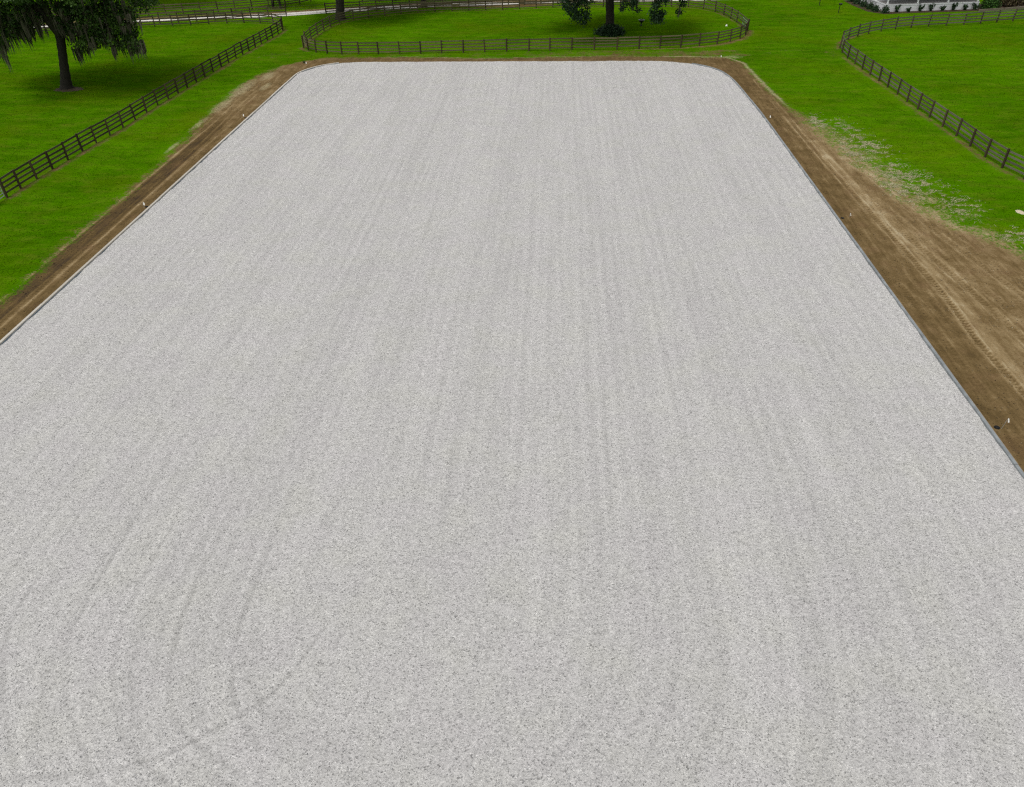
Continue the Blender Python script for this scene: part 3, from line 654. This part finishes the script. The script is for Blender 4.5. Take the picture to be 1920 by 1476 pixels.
def tree(name, base, trunk, limbs, clumps, label, seed, leaf=0.15, per=110, moss=(), group=None, leafmat=None, sides=10):
    """trunk: [(x,y,z,r)], limbs: list of [(x,y,z,r)] (world), clumps: [(x,y,z,r)]"""
    rng = np.random.default_rng(seed); root = empty(name, base); tag(root, label, 'tree', group)
    off = np.array(base)
    def loc(p): return (p[0]-off[0], p[1]-off[1], p[2]-off[2])
    def path(pts, n=5): q = catmull(pts, n); return [loc(p) for p in q], [p[3] for p in q]
    p, r = path(trunk); r = [rr*(1+0.06*math.sin(i*2.1)) for i, rr in enumerate(r)]
    MB().tube(p, r, sides).build('trunk', M_BARK, root, True)
    nodes = []
    for l in limbs:
        p, r = path(l); MB().tube(p, r, 8).build('limb', M_BARK, root, True)
        nodes += [(np.array(a), b) for a, b in zip(p[2:], r[2:])]
    NP = np.array([a for a, b in nodes]); NRr = np.array([b for a, b in nodes])
    mb = MB(); C = []; T = []
    for (x, y, z, rad) in clumps:
        c = np.array(loc((x, y, z))); dd = np.linalg.norm((NP-c)*np.array([1, 1, 1.3]), axis=1); k = int(np.argmin(dd)); s = NP[k]
        mid = (s+c)/2+np.array([rng.normal(0, .2), rng.normal(0, .2), 0.12*np.linalg.norm(c-s)]); r0 = min(0.09, NRr[k]*0.6)
        mb.tube([tuple(s), tuple(mid), tuple(c)], [r0, r0*0.6, 0.015], 5)
        n = int(per*(rad/1.0)**2); ct = rng.random()
        g = rng.normal(size=(n, 3)); g /= np.linalg.norm(g, axis=1)[:, None]; g *= (rad*rng.random(n)**0.45)[:, None]*np.array([1.15, 1.15, 0.75])
        # sub-clusters give the outline its sprigs
        sub = rng.normal(size=(max(3, n//14), 3)); sub /= np.linalg.norm(sub, axis=1)[:, None]; sub *= rad*1.05*np.array([1.1, 1.1, 0.8])*rng.uniform(0.5, 1.05, (len(sub), 1))
        pick = sub[rng.integers(0, len(sub), n)]+rng.normal(0, 0.17, (n, 3)); use = rng.random(n) < 0.65
        C.append(c+np.where(use[:, None], pick, g)); T.append(np.clip(ct*0.5+0.5*rng.random(n), 0, 1))
    if mb.v: tag(mb.build('branches', M_BARK, root, True), kind='stuff')
    if C:
        o = link('crown', leaves_mesh('crown', np.vstack(C), leaf, rng, np.concatenate(T)), leafmat or M_LEAF, root)
    if len(moss):
        o = link('moss', moss_mesh('moss', [(*loc(m[:3]), m[3], m[4]) for m in moss], rng), M_MOSS, root)
        tag(o, 'grey-brown moss hanging in strands', kind='stuff')
    return root
def umbrella(cx, cy, rad, zlow, ztop, n, seed, rmin=0.0, droop=0.045, size=(0.9, 1.5)):
    rng = np.random.default_rng(seed); out = []
    while len(out) < n:
        a = rng.uniform(0, 6.283); r = rad*math.sqrt(rng.uniform(rmin**2, 1)); lo = zlow-droop*r*r*0.5; hi = ztop-(ztop-zlow)*0.75*(r/rad)**2
        if hi < lo+0.5: hi = lo+0.5
        out.append((cx+r*math.cos(a), cy+r*math.sin(a)*0.95, rng.uniform(lo, hi), rng.uniform(*size)))
    return out
def limbs_from(f, spec, r0):
    return [[(f[0], f[1], f[2]-0.4, r0*0.9)] + [(f[0]+dx*t, f[1]+dy*t, f[2]+dz*(t**0.8)+0.25*math.sin(t*5), r0*(0.75-0.6*t)) for t in (0.3, 0.65, 1.0)] for dx, dy, dz in spec]

# --- big oak at left
rg = np.random.default_rng(11)
vis = [(-43.1, 76.5, 5.4, 1.15), (-41.7, 75.0, 4.4, 0.85), (-43.3, 75.0, 4.5, 1.05), (-45.2, 76.0, 4.9, 1.0), (-46.0, 74.5, 4.6, 0.95), (-47.2, 76.0, 5.0, 0.85), (-47.3, 75.0, 3.9, 0.6), (-45.9, 77.0, 5.6, 1.15), (-44.2, 77.0, 5.9, 1.2), (-42.7, 77.0, 6.6, 1.1), (-44.9, 78.0, 6.9, 1.3), (-46.6, 77.0, 6.8, 1.1), (-46.6, 76.0, 7.7, 1.1), (-48.2, 77.2, 7.6, 0.9),
       (-50.9, 75.0, 7.2, 0.95), (-51.8, 74.5, 6.5, 1.05), (-53.0, 74.0, 5.9, 1.1), (-53.8, 73.5, 5.2, 1.0), (-51.4, 75.5, 6.0, 0.75), (-51.4, 74.0, 7.7, 1.1), (-52.2, 75.0, 5.6, 0.85), (-42.1, 76.0, 5.1, 1.0), (-53.0, 74.0, 7.2, 1.2), (-41.1, 74.6, 4.3, 0.6), (-55.2, 74.0, 6.0, 1.2), (-56.5, 75.0, 5.6, 1.2), (-55.5, 77.0, 6.8, 1.2), (-57.5, 77.0, 5.4, 1.2),
       (-47.4, 74.9, 6.0, 0.9), (-46.4, 75.0, 5.9, 1.0), (-45.2, 75.0, 6.4, 1.1), (-43.8, 75.2, 6.9, 1.1), (-42.4, 75.4, 6.0, 1.0), (-44.4, 74.8, 5.2, 0.9), (-45.4, 75.0, 7.6, 1.1), (-47.2, 75.0, 7.4, 0.9), (-43.2, 75.6, 7.9, 1.1), (-48.4, 74.6, 8.0, 0.8), (-50.7, 74.4, 8.0, 0.9), (-50.4, 74.6, 6.6, 0.65), (-52.6, 74.2, 6.6, 1.0), (-54.2, 74.4, 6.8, 1.1), (-41.6, 75.5, 7.0, 0.9), (-48.2, 74.9, 6.7, 0.6)]
crown = vis + [c for c in umbrella(-49.3, 76.6, 9.0, 9.3, 14.5, 120, 12, 0.0, 0.045, (1.1, 1.7)) if not (c[1] < 73.5 and c[2] < 8.6)]
moss = []
for (x, y, z, r) in vis:
    for k in range(12):
        q = rg.normal(0, 0.55, 2); moss.append((x+q[0]*r, y+q[1]*r, z-r*0.25+rg.uniform(-.2, .3), rg.uniform(0.6, 1.75)*(1.25 if x < -52 else 1.0), rg.uniform(0.08, 0.22)))
for (x, y, z, r) in crown[len(vis):]:
    if rg.random() < 0.6: moss.append((x, y, z-r*0.4, rg.uniform(0.8, 1.8), rg.uniform(0.12, 0.3)))
for k in range(6): moss.append((-55.0+rg.normal(0, .25), 74.6+rg.normal(0, .3), 5.0, rg.uniform(2.2, 3.6), 0.22))
moss += [(-54.7, 74.6, 4.6, 3.4, 0.10), (-50.3, 75.6, 5.4, 1.2, 0.12), (-50.9, 75.4, 5.6, 1.4, 0.15)]
tree('oak_tree', (-50.46, 75.7, 0), [(-50.46, 75.7, -0.1, 0.78), (-50.40, 75.7, 0.35, 0.58), (-50.1, 75.7, 1.4, 0.46), (-49.7, 75.7, 2.9, 0.41), (-49.3, 75.7, 4.4, 0.42), (-49.05, 75.7, 5.5, 0.44)],
     [[(-49.1, 75.7, 5.0, 0.44), (-49.55, 75.4, 6.3, 0.38), (-50.3, 75.0, 8.0, 0.30), (-53.5, 73.8, 10.5, 0.14)],
      [(-49.1, 75.7, 4.9, 0.42), (-48.2, 75.9, 6.0, 0.36), (-46.5, 76.2, 7.0, 0.26), (-43.8, 76.3, 7.6, 0.16), (-41.8, 76.0, 7.0, 0.07)],
      [(-49.0, 75.7, 5.2, 0.36), (-48.6, 77.2, 7.6, 0.3), (-48.2, 80.0, 10.0, 0.18), (-47, 83, 11, 0.08)],
      [(-49.0, 75.7, 5.2, 0.34), (-48.8, 74.3, 8.0, 0.27), (-47.6, 71.0, 10.4, 0.17), (-46, 68.5, 11, 0.08)],
      [(-50.3, 75.0, 7.6, 0.24), (-52.5, 75.0, 8.3, 0.20), (-55, 75.5, 8.0, 0.14), (-57.6, 76.5, 7.0, 0.07)]],
     crown, 'broad oak with hanging grey moss standing in the left paddock', 21, 0.13, 330, moss)
# earth ring at its foot
def ring_patch(name, c, rx, ry, mat, seed):
    rng = np.random.default_rng(seed); V = [(c[0], c[1], 0.05)]; n = 28
    for r_, z in ((0.6, 0.035), (1.0, 0.006)):
        for i in range(n): a = 6.283*i/n; k = r_*rng.uniform(0.85, 1.12); V.append((c[0]+rx*k*math.cos(a), c[1]+ry*k*math.sin(a), z))
    F = [(0, 1+i, 1+(i+1) % n) for i in range(n)]; F2 = [(1+i, 1+n+i, 1+n+(i+1) % n, 1+(i+1) % n) for i in range(n)]
    me = bpy.data.meshes.new(name); me.from_pydata(V, [], F+F2); me.update(); me.shade_smooth()
    return tag(link(name, me, mat), kind='structure')
ring_patch('leaf_litter', (-50.1, 75.4), 1.5, 1.0, mat_plain('leaf_litter', (0.085, 0.062, 0.038), 0.95, 0.4, scale=5), 5)

# --- oak behind the middle fence
cl = [(0.9, 94.8, 4.6, 0.75), (1.5, 94.6, 3.9, 0.75), (1.9, 94.5, 3.5, 0.75), (2.9, 94.5, 2.75, 0.7), (3.3, 94.5, 3.5, 0.6), (2.5, 94.6, 4.5, 0.85), (3.6, 94.5, 2.9, 0.45), (3.1, 94.5, 2.3, 0.45), (2.3, 94.5, 3.1, 0.7), (3.3, 94.8, 4.5, 0.7), (1.6, 95, 5.4, 0.9), (3.0, 95, 5.6, 0.9),
      (11.7, 94.5, 3.1, 0.75), (11.9, 94.5, 2.55, 0.6), (11.5, 94.5, 3.9, 0.7), (12.1, 94.6, 4.5, 0.7), (11.2, 94.5, 3.4, 0.45), (12.4, 94.5, 3.3, 0.5), (11.6, 94.5, 2.7, 0.6), (11.8, 95, 5.4, 0.9),
      (14.7, 96.0, 3.9, 0.45), (14.5, 96, 3.2, 0.38), (14.9, 96.0, 4.5, 0.5), (14.6, 96, 5.3, 0.8), (9.2, 96.0, 4.3, 0.6), (9.5, 96, 3.5, 0.42), (8.0, 96.0, 4.0, 0.55), (7.8, 96, 3.5, 0.35), (8.9, 96, 3.9, 0.4), (8.5, 96.0, 4.6, 0.6), (10.3, 96.5, 4.9, 0.6), (13.4, 96.5, 5.1, 0.6)]
ms = [(14.45, 96, 3.3, 0.9, 0.2), (14.4, 96, 3.0, 0.8, 0.12), (9.6, 96, 3.5, 0.6, 0.15), (7.8, 96, 3.5, 0.6, 0.12), (8.9, 96, 3.7, 0.7, 0.15), (9.0, 96, 4.2, 0.8, 0.2), (10.2, 96.4, 4.6, 0.9, 0.2), (13.3, 96.5, 4.8, 0.9, 0.2), (6.0, 96.5, 5.0, 0.9, 0.2)]
tree('oak_tree', (6.73, 100.5, 0), [(6.75, 100.5, -0.1, 0.75), (6.72, 100.5, 0.5, 0.58), (6.65, 100.5, 2.0, 0.52), (6.5, 100.4, 3.8, 0.52), (6.5, 100.4, 5.0, 0.54)],
     limbs_from((6.5, 100.4, 4.8), [(-5, -5, 2.6), (5, -5, 2.6), (7, -2, 3), (1.5, -4.5, 2), (-7, 1, 4), (-3, 6, 5), (4, 6, 5), (8, 3, 4), (0, 0, 7)], 0.36),
     cl + umbrella(6.6, 100.5, 9.5, 8.0, 15, 110, 31, 0.0, 0.04, (1.1, 1.7)), 'oak with drooping dark leaf clumps behind the middle fence, shrub ring at foot', 32, 0.125, 460, ms, leafmat=M_LEAFD)

# --- trunks further back, their crowns above
tree('oak_tree', (-30.25, 110.5, 0), [(-30.25, 110.5, -0.1, 0.85), (-30.2, 110.5, 0.5, 0.66), (-30.05, 110.4, 1.5, 0.60), (-29.85, 110.3, 3.0, 0.58), (-29.8, 110.3, 5.0, 0.58)],
     limbs_from((-29.8, 110.3, 4.8), [(-6, -3, 4), (6, -3, 4), (6, 4, 5), (-5, 5, 5), (0, -6, 4.5), (0, 0, 7)], 0.4),
     umbrella(-29.8, 110.3, 8.0, 8.5, 15, 80, 41, 0.0, 0.03, (1.2, 1.8)), 'thick dark trunk standing behind the left end of the middle paddock fence', 42, 0.22, 90)
tree('oak_tree', (-19.75, 118.9, 0), [(-19.75, 118.9, -0.1, 0.55), (-19.75, 118.9, 0.4, 0.42), (-19.7, 118.9, 2.0, 0.36), (-19.6, 118.9, 4.2, 0.36)],
     limbs_from((-19.6, 118.9, 4.0), [(-5, 2, 3), (5, -2, 3), (3, 5, 4), (0, -4, 3.5), (0, 0, 6)], 0.28),
     umbrella(-19.6, 119, 7.0, 7.5, 13, 60, 51, 0.0, 0.03, (1.2, 1.7)), 'slim dark trunk by the road behind the middle paddock', 52, 0.22, 90)
tree('oak_tree', (-64.9, 122.2, 0), [(-64.9, 122.2, -0.1, 0.75), (-64.9, 122.2, 0.5, 0.55), (-64.8, 122.2, 2.5, 0.48), (-64.7, 122.2, 5, 0.48)],
     limbs_from((-64.7, 122.2, 4.8), [(-6, 0, 4), (6, -2, 3.5), (2, 6, 4), (-2, -6, 4), (0, 0, 7)], 0.36),
     umbrella(-64.7, 122.2, 8.0, 8.0, 14, 70, 61, 0.0, 0.03, (1.2, 1.7)), 'far oak trunk beyond the road at the top left', 62, 0.22, 90,
     [(-62.0+random.uniform(-2, 2), 121+random.uniform(-2, 2), 3.2, 1.4, 0.3) for k in range(8)])
tree('twin_trunk_tree', (-42.0, 118.9, 0), [(-42.55, 118.9, -0.1, 0.22), (-42.5, 118.9, 1.0, 0.17), (-42.6, 118.9, 3.0, 0.16), (-42.9, 118.9, 5.5, 0.12)],
     [[(-41.35, 118.85, -0.1, 0.22), (-41.4, 118.85, 1.0, 0.17), (-41.3, 118.9, 3.0, 0.15), (-41.0, 119, 5.5, 0.1)], [(-42.8, 118.9, 5, 0.12), (-43.6, 118.6, 7, 0.08), (-44.5, 118.2, 8.5, 0.04)], [(-41.1, 119, 5, 0.1), (-40.2, 119.3, 7, 0.07), (-39.5, 119.8, 8.2, 0.04)]],
     umbrella(-42, 119, 4.0, 5.6, 10, 40, 71, 0.0, 0.02, (0.9, 1.3)), 'slender twin-trunk tree hung with moss against the far road fence', 72, 0.2, 90,
     [(-42.0+random.uniform(-0.45, 0.45), 118.8+random.uniform(-0.3, 0.1), random.uniform(1.8, 2.8), random.uniform(0.9, 1.9), 0.2) for k in range(16)])

# ------------------------------------------------------------------ shrubs
def shrub(name, c, rx, ry, h, label, seed, group=None, mat=None, n=500, leaf=0.07, upright=False, cat='shrub', stems=7):
    rng = np.random.default_rng(seed); root = empty(name, (c[0], c[1], 0)); tag(root, label, cat, group)
    mb = MB(); tips = []
    for k in range(stems):
        a = rng.uniform(0, 6.28); q = rng.uniform(0.25, 0.9); tip = (rx*q*math.cos(a), ry*q*math.sin(a), h*rng.uniform(0.6, 1.0)); tips.append(tip)
        mb.tube([(tip[0]*0.12, tip[1]*0.12, -0.02), (tip[0]*0.5, tip[1]*0.5, tip[2]*0.5), tip], [0.02, 0.014, 0.006], 5)
    mb.build('stems', M_BARK, root)
    tips = np.array(tips)
    if upright:
        k = rng.integers(0, len(tips), n); t = rng.uniform(0.15, 1.05, n)[:, None]; C = tips[k]*t+rng.normal(0, 0.06, (n, 3))*np.array([1, 1, .7])
    else:
        g = rng.normal(size=(n, 3)); g /= np.linalg.norm(g, axis=1)[:, None]; g *= (rng.random(n)**0.35)[:, None]
        an = np.arctan2(g[:, 1], g[:, 0]); ph = rng.uniform(0, 6.28, 3); k = 0.84+0.16*np.sin(3*an+ph[0])*np.cos(2*g[:, 2]+ph[1])+0.12*np.sin(7*an+ph[2])
        C = np.stack([g[:, 0]*rx*k, g[:, 1]*ry*k, np.abs(g[:, 2])*h*(0.75+0.3*k*rng.random(n))+0.03], 1)+rng.normal(0, 0.08, (n, 3))
    C[:, 2] = np.maximum(C[:, 2], 0.03)
    link('foliage', leaves_mesh('foliage', C, leaf, rng), mat or M_SHRUB, root); return root
shrub('shrub', (6.75, 99.6), 2.1, 1.5, 1.25, 'dense dark shrub mound round the foot of the middle oak', 81, mat=M_LEAFD, n=5200, leaf=0.10, stems=18)
GP = 'young shrubs planted along the white porch'
for i, (x, y, r, h, lb) in enumerate([
    (43.0, 120.6, 0.75, 0.95, 'dark bush at the far back of the row beside the porch side'), (43.1, 118.6, 0.75, 1.0, 'dark bush second from the back beside the porch side'),
    (43.3, 116.6, 0.65, 0.9, 'dark bush in the middle of the row beside the porch side'), (43.6, 114.8, 0.6, 0.8, 'dark bush just behind the corner pair beside the porch side'),
    (43.75, 113.1, 0.6, 0.85, 'dark bush next to the green bush at the porch corner'), (44.65, 111.95, 0.6, 0.95, 'brighter green bush right at the white porch corner'),
    (46.4, 112.4, 0.5, 0.85, 'first young shrub right of the porch corner'), (48.0, 112.55, 0.4, 0.6, 'low shrub second right of the porch corner'),
    (49.6, 112.8, 0.55, 0.95, 'feathery shrub third right of the porch corner'), (51.2, 113.0, 0.5, 0.95, 'feathery shrub fourth right of the porch corner'),
    (52.8, 113.2, 0.38, 0.65, 'small shrub before the middle of the white skirting'), (54.3, 113.4, 0.6, 0.95, 'wide loose shrub before the white skirting, third from its right end'),
    (55.9, 113.6, 0.4, 0.7, 'thin shrub before the white skirting, second from its right end'), (57.3, 113.7, 0.55, 0.9, 'shrub at the right end of the white skirting')]):
    shrub('shrub', (x, y), r, r*0.8, h, lb, 90+i, GP, n=620 if i < 6 else 420, leaf=0.085, upright=i >= 6, stems=9)
shrub('bush', (59.6, 114.4), 1.4, 1.2, 2.2, 'tall bright green bush at the right end of the porch', 120, n=3000, leaf=0.10, mat=mat_leaf('green_leaf', (0.015, 0.04, 0.006), (0.03, 0.09, 0.008), (0.06, 0.16, 0.015)), cat='bush', stems=14)
shrub('bush', (63.2, 116.2), 2.4, 1.6, 1.9, 'brown-green straggly bush at the upper right edge', 121, n=2600, leaf=0.11, mat=mat_leaf('brown_leaf', (0.02, 0.014, 0.006), (0.05, 0.034, 0.014), (0.10, 0.085, 0.03)), cat='bush', stems=14)
shrub('weed', (-27.7, 85.75), 0.45, 0.3, 0.28, 'small weedy sprig beside the marker at the back left arena corner', 122, n=60, leaf=0.06, upright=True, cat='weed', stems=5).location = (-28.35, 85.6, 0)

# ------------------------------------------------------------------ house with porch
def house():
    a = math.atan2(1.6, 13.0); root = empty('porch_house', (44.9, 112.6, 0), a); tag(root, 'white-skirted house porch with grey deck at the upper right', 'house')
    W, D, H = 13.1, 5.4, 0.92
    for i in range(6):
        w = W/6; MB().box((w*(i+0.5), 0.03, 0.385), (w-0.012, 0.05, 0.77)).build('skirting_panel', M_WHITE, root)
    for i in range(3):
        w = (D-0.06)/3; MB().box((0.025, 0.065+w*(i+0.5), 0.385), (0.05, w-0.012, 0.77)).build('skirting_panel', M_WHITE, root)
    MB().box((W/2, 0.02, 0.845), (W+0.06, 0.08, 0.145)).build('fascia_board', M_WHITE, root)
    MB().box((0.012, D/2+0.06, 0.845), (0.08, D, 0.145)).build('fascia_board', M_WHITE, root)
    for j in range(38):
        MB().box((W/2+0.02, 0.045+0.142*(j+0.5), H+0.012), (W-0.02, 0.135, 0.03)).build('deck_plank', M_DECK, root)
    for x in (0.16, 4.4, 8.7, 12.9):
        p = MB().box((x, 0.17, H+1.33), (0.14, 0.14, 2.6)).build('porch_post', M_WHITE, root); MB().box((x, 0.17, H+0.11), (0.19, 0.19, 0.16)).build('post_base', M_WHITE, p)
    MB().box((W/2, 4.6+D/2, 1.85), (W, 9.2-0.1, 3.7)).build('wall', M_WHITE, root)
    d = MB().box((6.0, D-0.02-0.03+0.06, H+1.08), (0.95, 0.08, 2.05)).build('door', mat_plain('door_paint', (0.12, 0.16, 0.18), 0.4), root)
    MB().lathe([(0.0, 0.0), (0.03, 0.0), (0.035, 0.03), (0.0, 0.05)], (6.35, D-0.06, H+1.0), 8).build('handle', M_DARK, d)
    for x in (2.2, 9.4, 11.6):
        w = MB().box((x, D-0.0, H+1.45), (1.25, 0.07, 1.5)).build('window', M_WHITE, root); MB().box((x, D-0.03, H+1.45), (1.05, 0.05, 1.3)).build('pane', M_GLASS, w)
    V = [(-0.5, -0.5, 3.62), (W+0.5, -0.5, 3.62), (W+0.5, 14.9, 3.62), (-0.5, 14.9, 3.62), (3.5, 7.2, 6.4), (W-3.5, 7.2, 6.4)]
    V += [(x, y, z+0.12) for x, y, z in V[:4]]
    F = [(3, 2, 1, 0), (0, 1, 7, 6), (1, 2, 8, 7), (2, 3, 9, 8), (3, 0, 6, 9), (6, 7, 5, 4), (7, 8, 5), (8, 9, 4, 5), (9, 6, 4)]
    me = bpy.data.meshes.new('roof'); me.from_pydata(V, [], F); me.update(); link('roof', me, M_SHINGLE, root)
house()
def mulch():
    P = np.array([(42.0, 121.5), (42.2, 117), (42.8, 112.9), (44.4, 111.1), (47, 111.6), (58, 113.0), (61.5, 113.6), (66, 115.3), (68, 119.5), (60, 118), (58, 114.4), (45, 112.75), (44.3, 117), (44, 121.5)])
    V = [(x, y, 0.016) for x, y in P]; me = bpy.data.meshes.new('mulch_bed'); me.from_pydata(V, [], [tuple(range(len(V)))[::-1]]); me.update()
    tag(link('mulch_bed', me, M_MULCH), kind='structure')
mulch()
for i, (a, b, lb) in enumerate([((57.3, 112.35), (61.0, 113.35), 'weathered landscape timber edging the bed right of the porch, left length'), ((61.15, 113.4), (66.0, 115.0), 'weathered landscape timber edging the bed at the right edge')]):
    dx, dy = b[0]-a[0], b[1]-a[1]; L = math.hypot(dx, dy); r = empty('landscape_timber', (a[0], a[1], 0), math.atan2(dy, dx)); tag(r, lb, 'timber', 'landscape timbers')
    for k, z in enumerate((0.07, 0.215)): MB().box((L/2, 0.02*k, z), (L-0.03*k, 0.15, 0.14)).build('timber', mat_wood('old_timber', (0.13, 0.105, 0.075), (0.26, 0.22, 0.17), (1, 8, 8)), r)

# ------------------------------------------------------------------ small things
def lamp_post(x, y, label, rz):
    r = empty('lamp_post', (x, y, 0), rz); tag(r, label, 'lamp post', 'dark posts on the lawn by the porch')
    MB().tube([(0, 0, -0.05), (0, 0, 1.02)], 0.045, 8).build('post', M_DARK, r)
    h = MB().box((0.05, 0, 1.10), (0.34, 0.30, 0.14)).build('head', M_DARK, r); MB().box((0.05, 0, 1.19), (0.42, 0.38, 0.035), taper=0.8).build('hood', M_DARK, h)
lamp_post(38.5, 112.06, 'short dark post with a small hooded head on the lawn, nearer of two', 0.2)
lamp_post(37.5, 117.7, 'short dark post with a small hooded head at the top edge, farther of two', 0.5)

def feeder():
    r = empty('feeder', (11.07, 104.9, 0)); tag(r, 'dark bowl-shaped feeder with pale rim on a narrow foot in the middle paddock', 'feeder')
    MB().lathe([(0.0, 0.0), (0.16, 0.0), (0.14, 0.05), (0.07, 0.09), (0.06, 0.28), (0.09, 0.33), (0.0, 0.33)], sides=14).build('pedestal', M_DARK, r, True)
    b = MB().lathe([(0.0, 0.30), (0.10, 0.31), (0.24, 0.44), (0.36, 0.60), (0.38, 0.66), (0.33, 0.66), (0.22, 0.50), (0.0, 0.44)], sides=18).build('bowl', M_DARK, r, True)
    MB().lathe([(0.31, 0.655), (0.39, 0.655), (0.40, 0.69), (0.31, 0.69), (0.31, 0.655)], sides=18).build('rim', M_RIM, b)
feeder()

def flag(x, y, h, label, rz, lean=0.12):
    r = empty('marker_flag', (x, y, 0), rz); tag(r, label, 'marker flag', 'white marker flags round the arena')
    r.rotation_euler = (lean*0.4, lean, rz)
    MB().tube([(0, 0, -0.05), (0.0, 0, h*0.5), (0.02, 0, h)], 0.006, 5).build('stake', M_RIM, r)
    V = []; n = 5
    for i in range(n):
        for z in (h, h-0.19+0.012*i): V.append((0.02+0.024*i, 0.018*math.sin(i*1.4)-(0.08 if z < h-0.05 else 0), z-0.012*i))
    F = [(2*i, 2*i+1, 2*i+3, 2*i+2) for i in range(n-1)]
    me = bpy.data.meshes.new('flag'); me.from_pydata(V, [], F); me.update(); o = link('flag', me, M_FLAG, r)
    s = o.modifiers.new('thickness', 'SOLIDIFY'); s.thickness = 0.004
for x, y, h, rz, lb in [(18.9, 23.92, 0.62, 0.6, 'white marker flag on the dirt nearest the camera, right of the arena'), (19.19, 45.01, 0.34, 1.0, 'white marker flag on the dirt halfway along the right arena edge'),
                        (18.67, 65.52, 0.36, 0.3, 'white marker flag by the far part of the right arena edge'), (18.26, 87.38, 0.30, 0.4, 'white marker flag in pale grass behind the back right arena corner'),
                        (-28.33, 65.78, 0.40, 0.2, 'white marker flag on the dirt by the far part of the left arena edge'), (-28.25, 45.76, 0.45, 0.5, 'white marker flag on the dirt halfway along the left arena edge'),
                        (-28.06, 85.23, 0.28, 0.2, 'white marker flag beside a weed at the back left arena corner')]:
    flag(x, y, h, lb, rz)
def cap(x, y, label):
    r = empty('drain_cap', (x, y, 0.05)); tag(r, label, 'cap', 'round black caps set in the dirt')
    MB().lathe([(0.0, 0.05), (0.075, 0.05), (0.085, 0.04), (0.09, 0.0)], sides=16).build('lid', M_BLACK, r)
    MB().lathe([(0.09, 0.0), (0.12, 0.0), (0.115, 0.035), (0.09, 0.038)], sides=16).build('collar', M_BLACK, r)
for x, y, lb in [(18.76, 23.99, 'round black cap in the dirt beside the nearest marker flag'), (18.73, 44.84, 'round black cap in the dirt halfway along the right arena edge'), (-28.05, 65.71, 'round black cap in the dirt by the far left marker flag'), (-28.1, 45.9, 'round black cap in the dirt halfway along the left arena edge')]:
    cap(x, y, lb)
def mound(name, c, rx, ry, h, mat, label, cat, seed):
    rng = np.random.default_rng(seed); V = [(0, 0, h)]; n = 16
    for r_, z in ((0.45, 0.75), (0.8, 0.3), (1.0, -0.05)):
        for i in range(n): a = 6.283*i/n; k = r_*rng.uniform(0.8, 1.2); V.append((rx*k*math.cos(a), ry*k*math.sin(a), h*z*(rng.uniform(0.8, 1.2) if z > 0 else 1)))
    F = [(0, 1+i, 1+(i+1) % n) for i in range(n)]
    for q in (0, 1): F += [(1+q*n+i, 1+(q+1)*n+i, 1+(q+1)*n+(i+1) % n, 1+q*n+(i+1) % n) for i in range(n)]
    me = bpy.data.meshes.new(name); me.from_pydata(V, [], F); me.update(); me.shade_smooth(); o = link(name, me, mat); o.location = (*c, 0.004); tag(o, label, cat); return o
mound('sand_heap', (30.5, 46.1), 0.30, 0.42, 0.06, M_SAND, 'small heap of pale sand on the grass at the right edge', 'sand', 7)
mound('salt_block', (21.99, 104.23), 0.16, 0.14, 0.2, M_FLAG, 'small white lump lying in the middle paddock near the green gate', 'lump', 8)
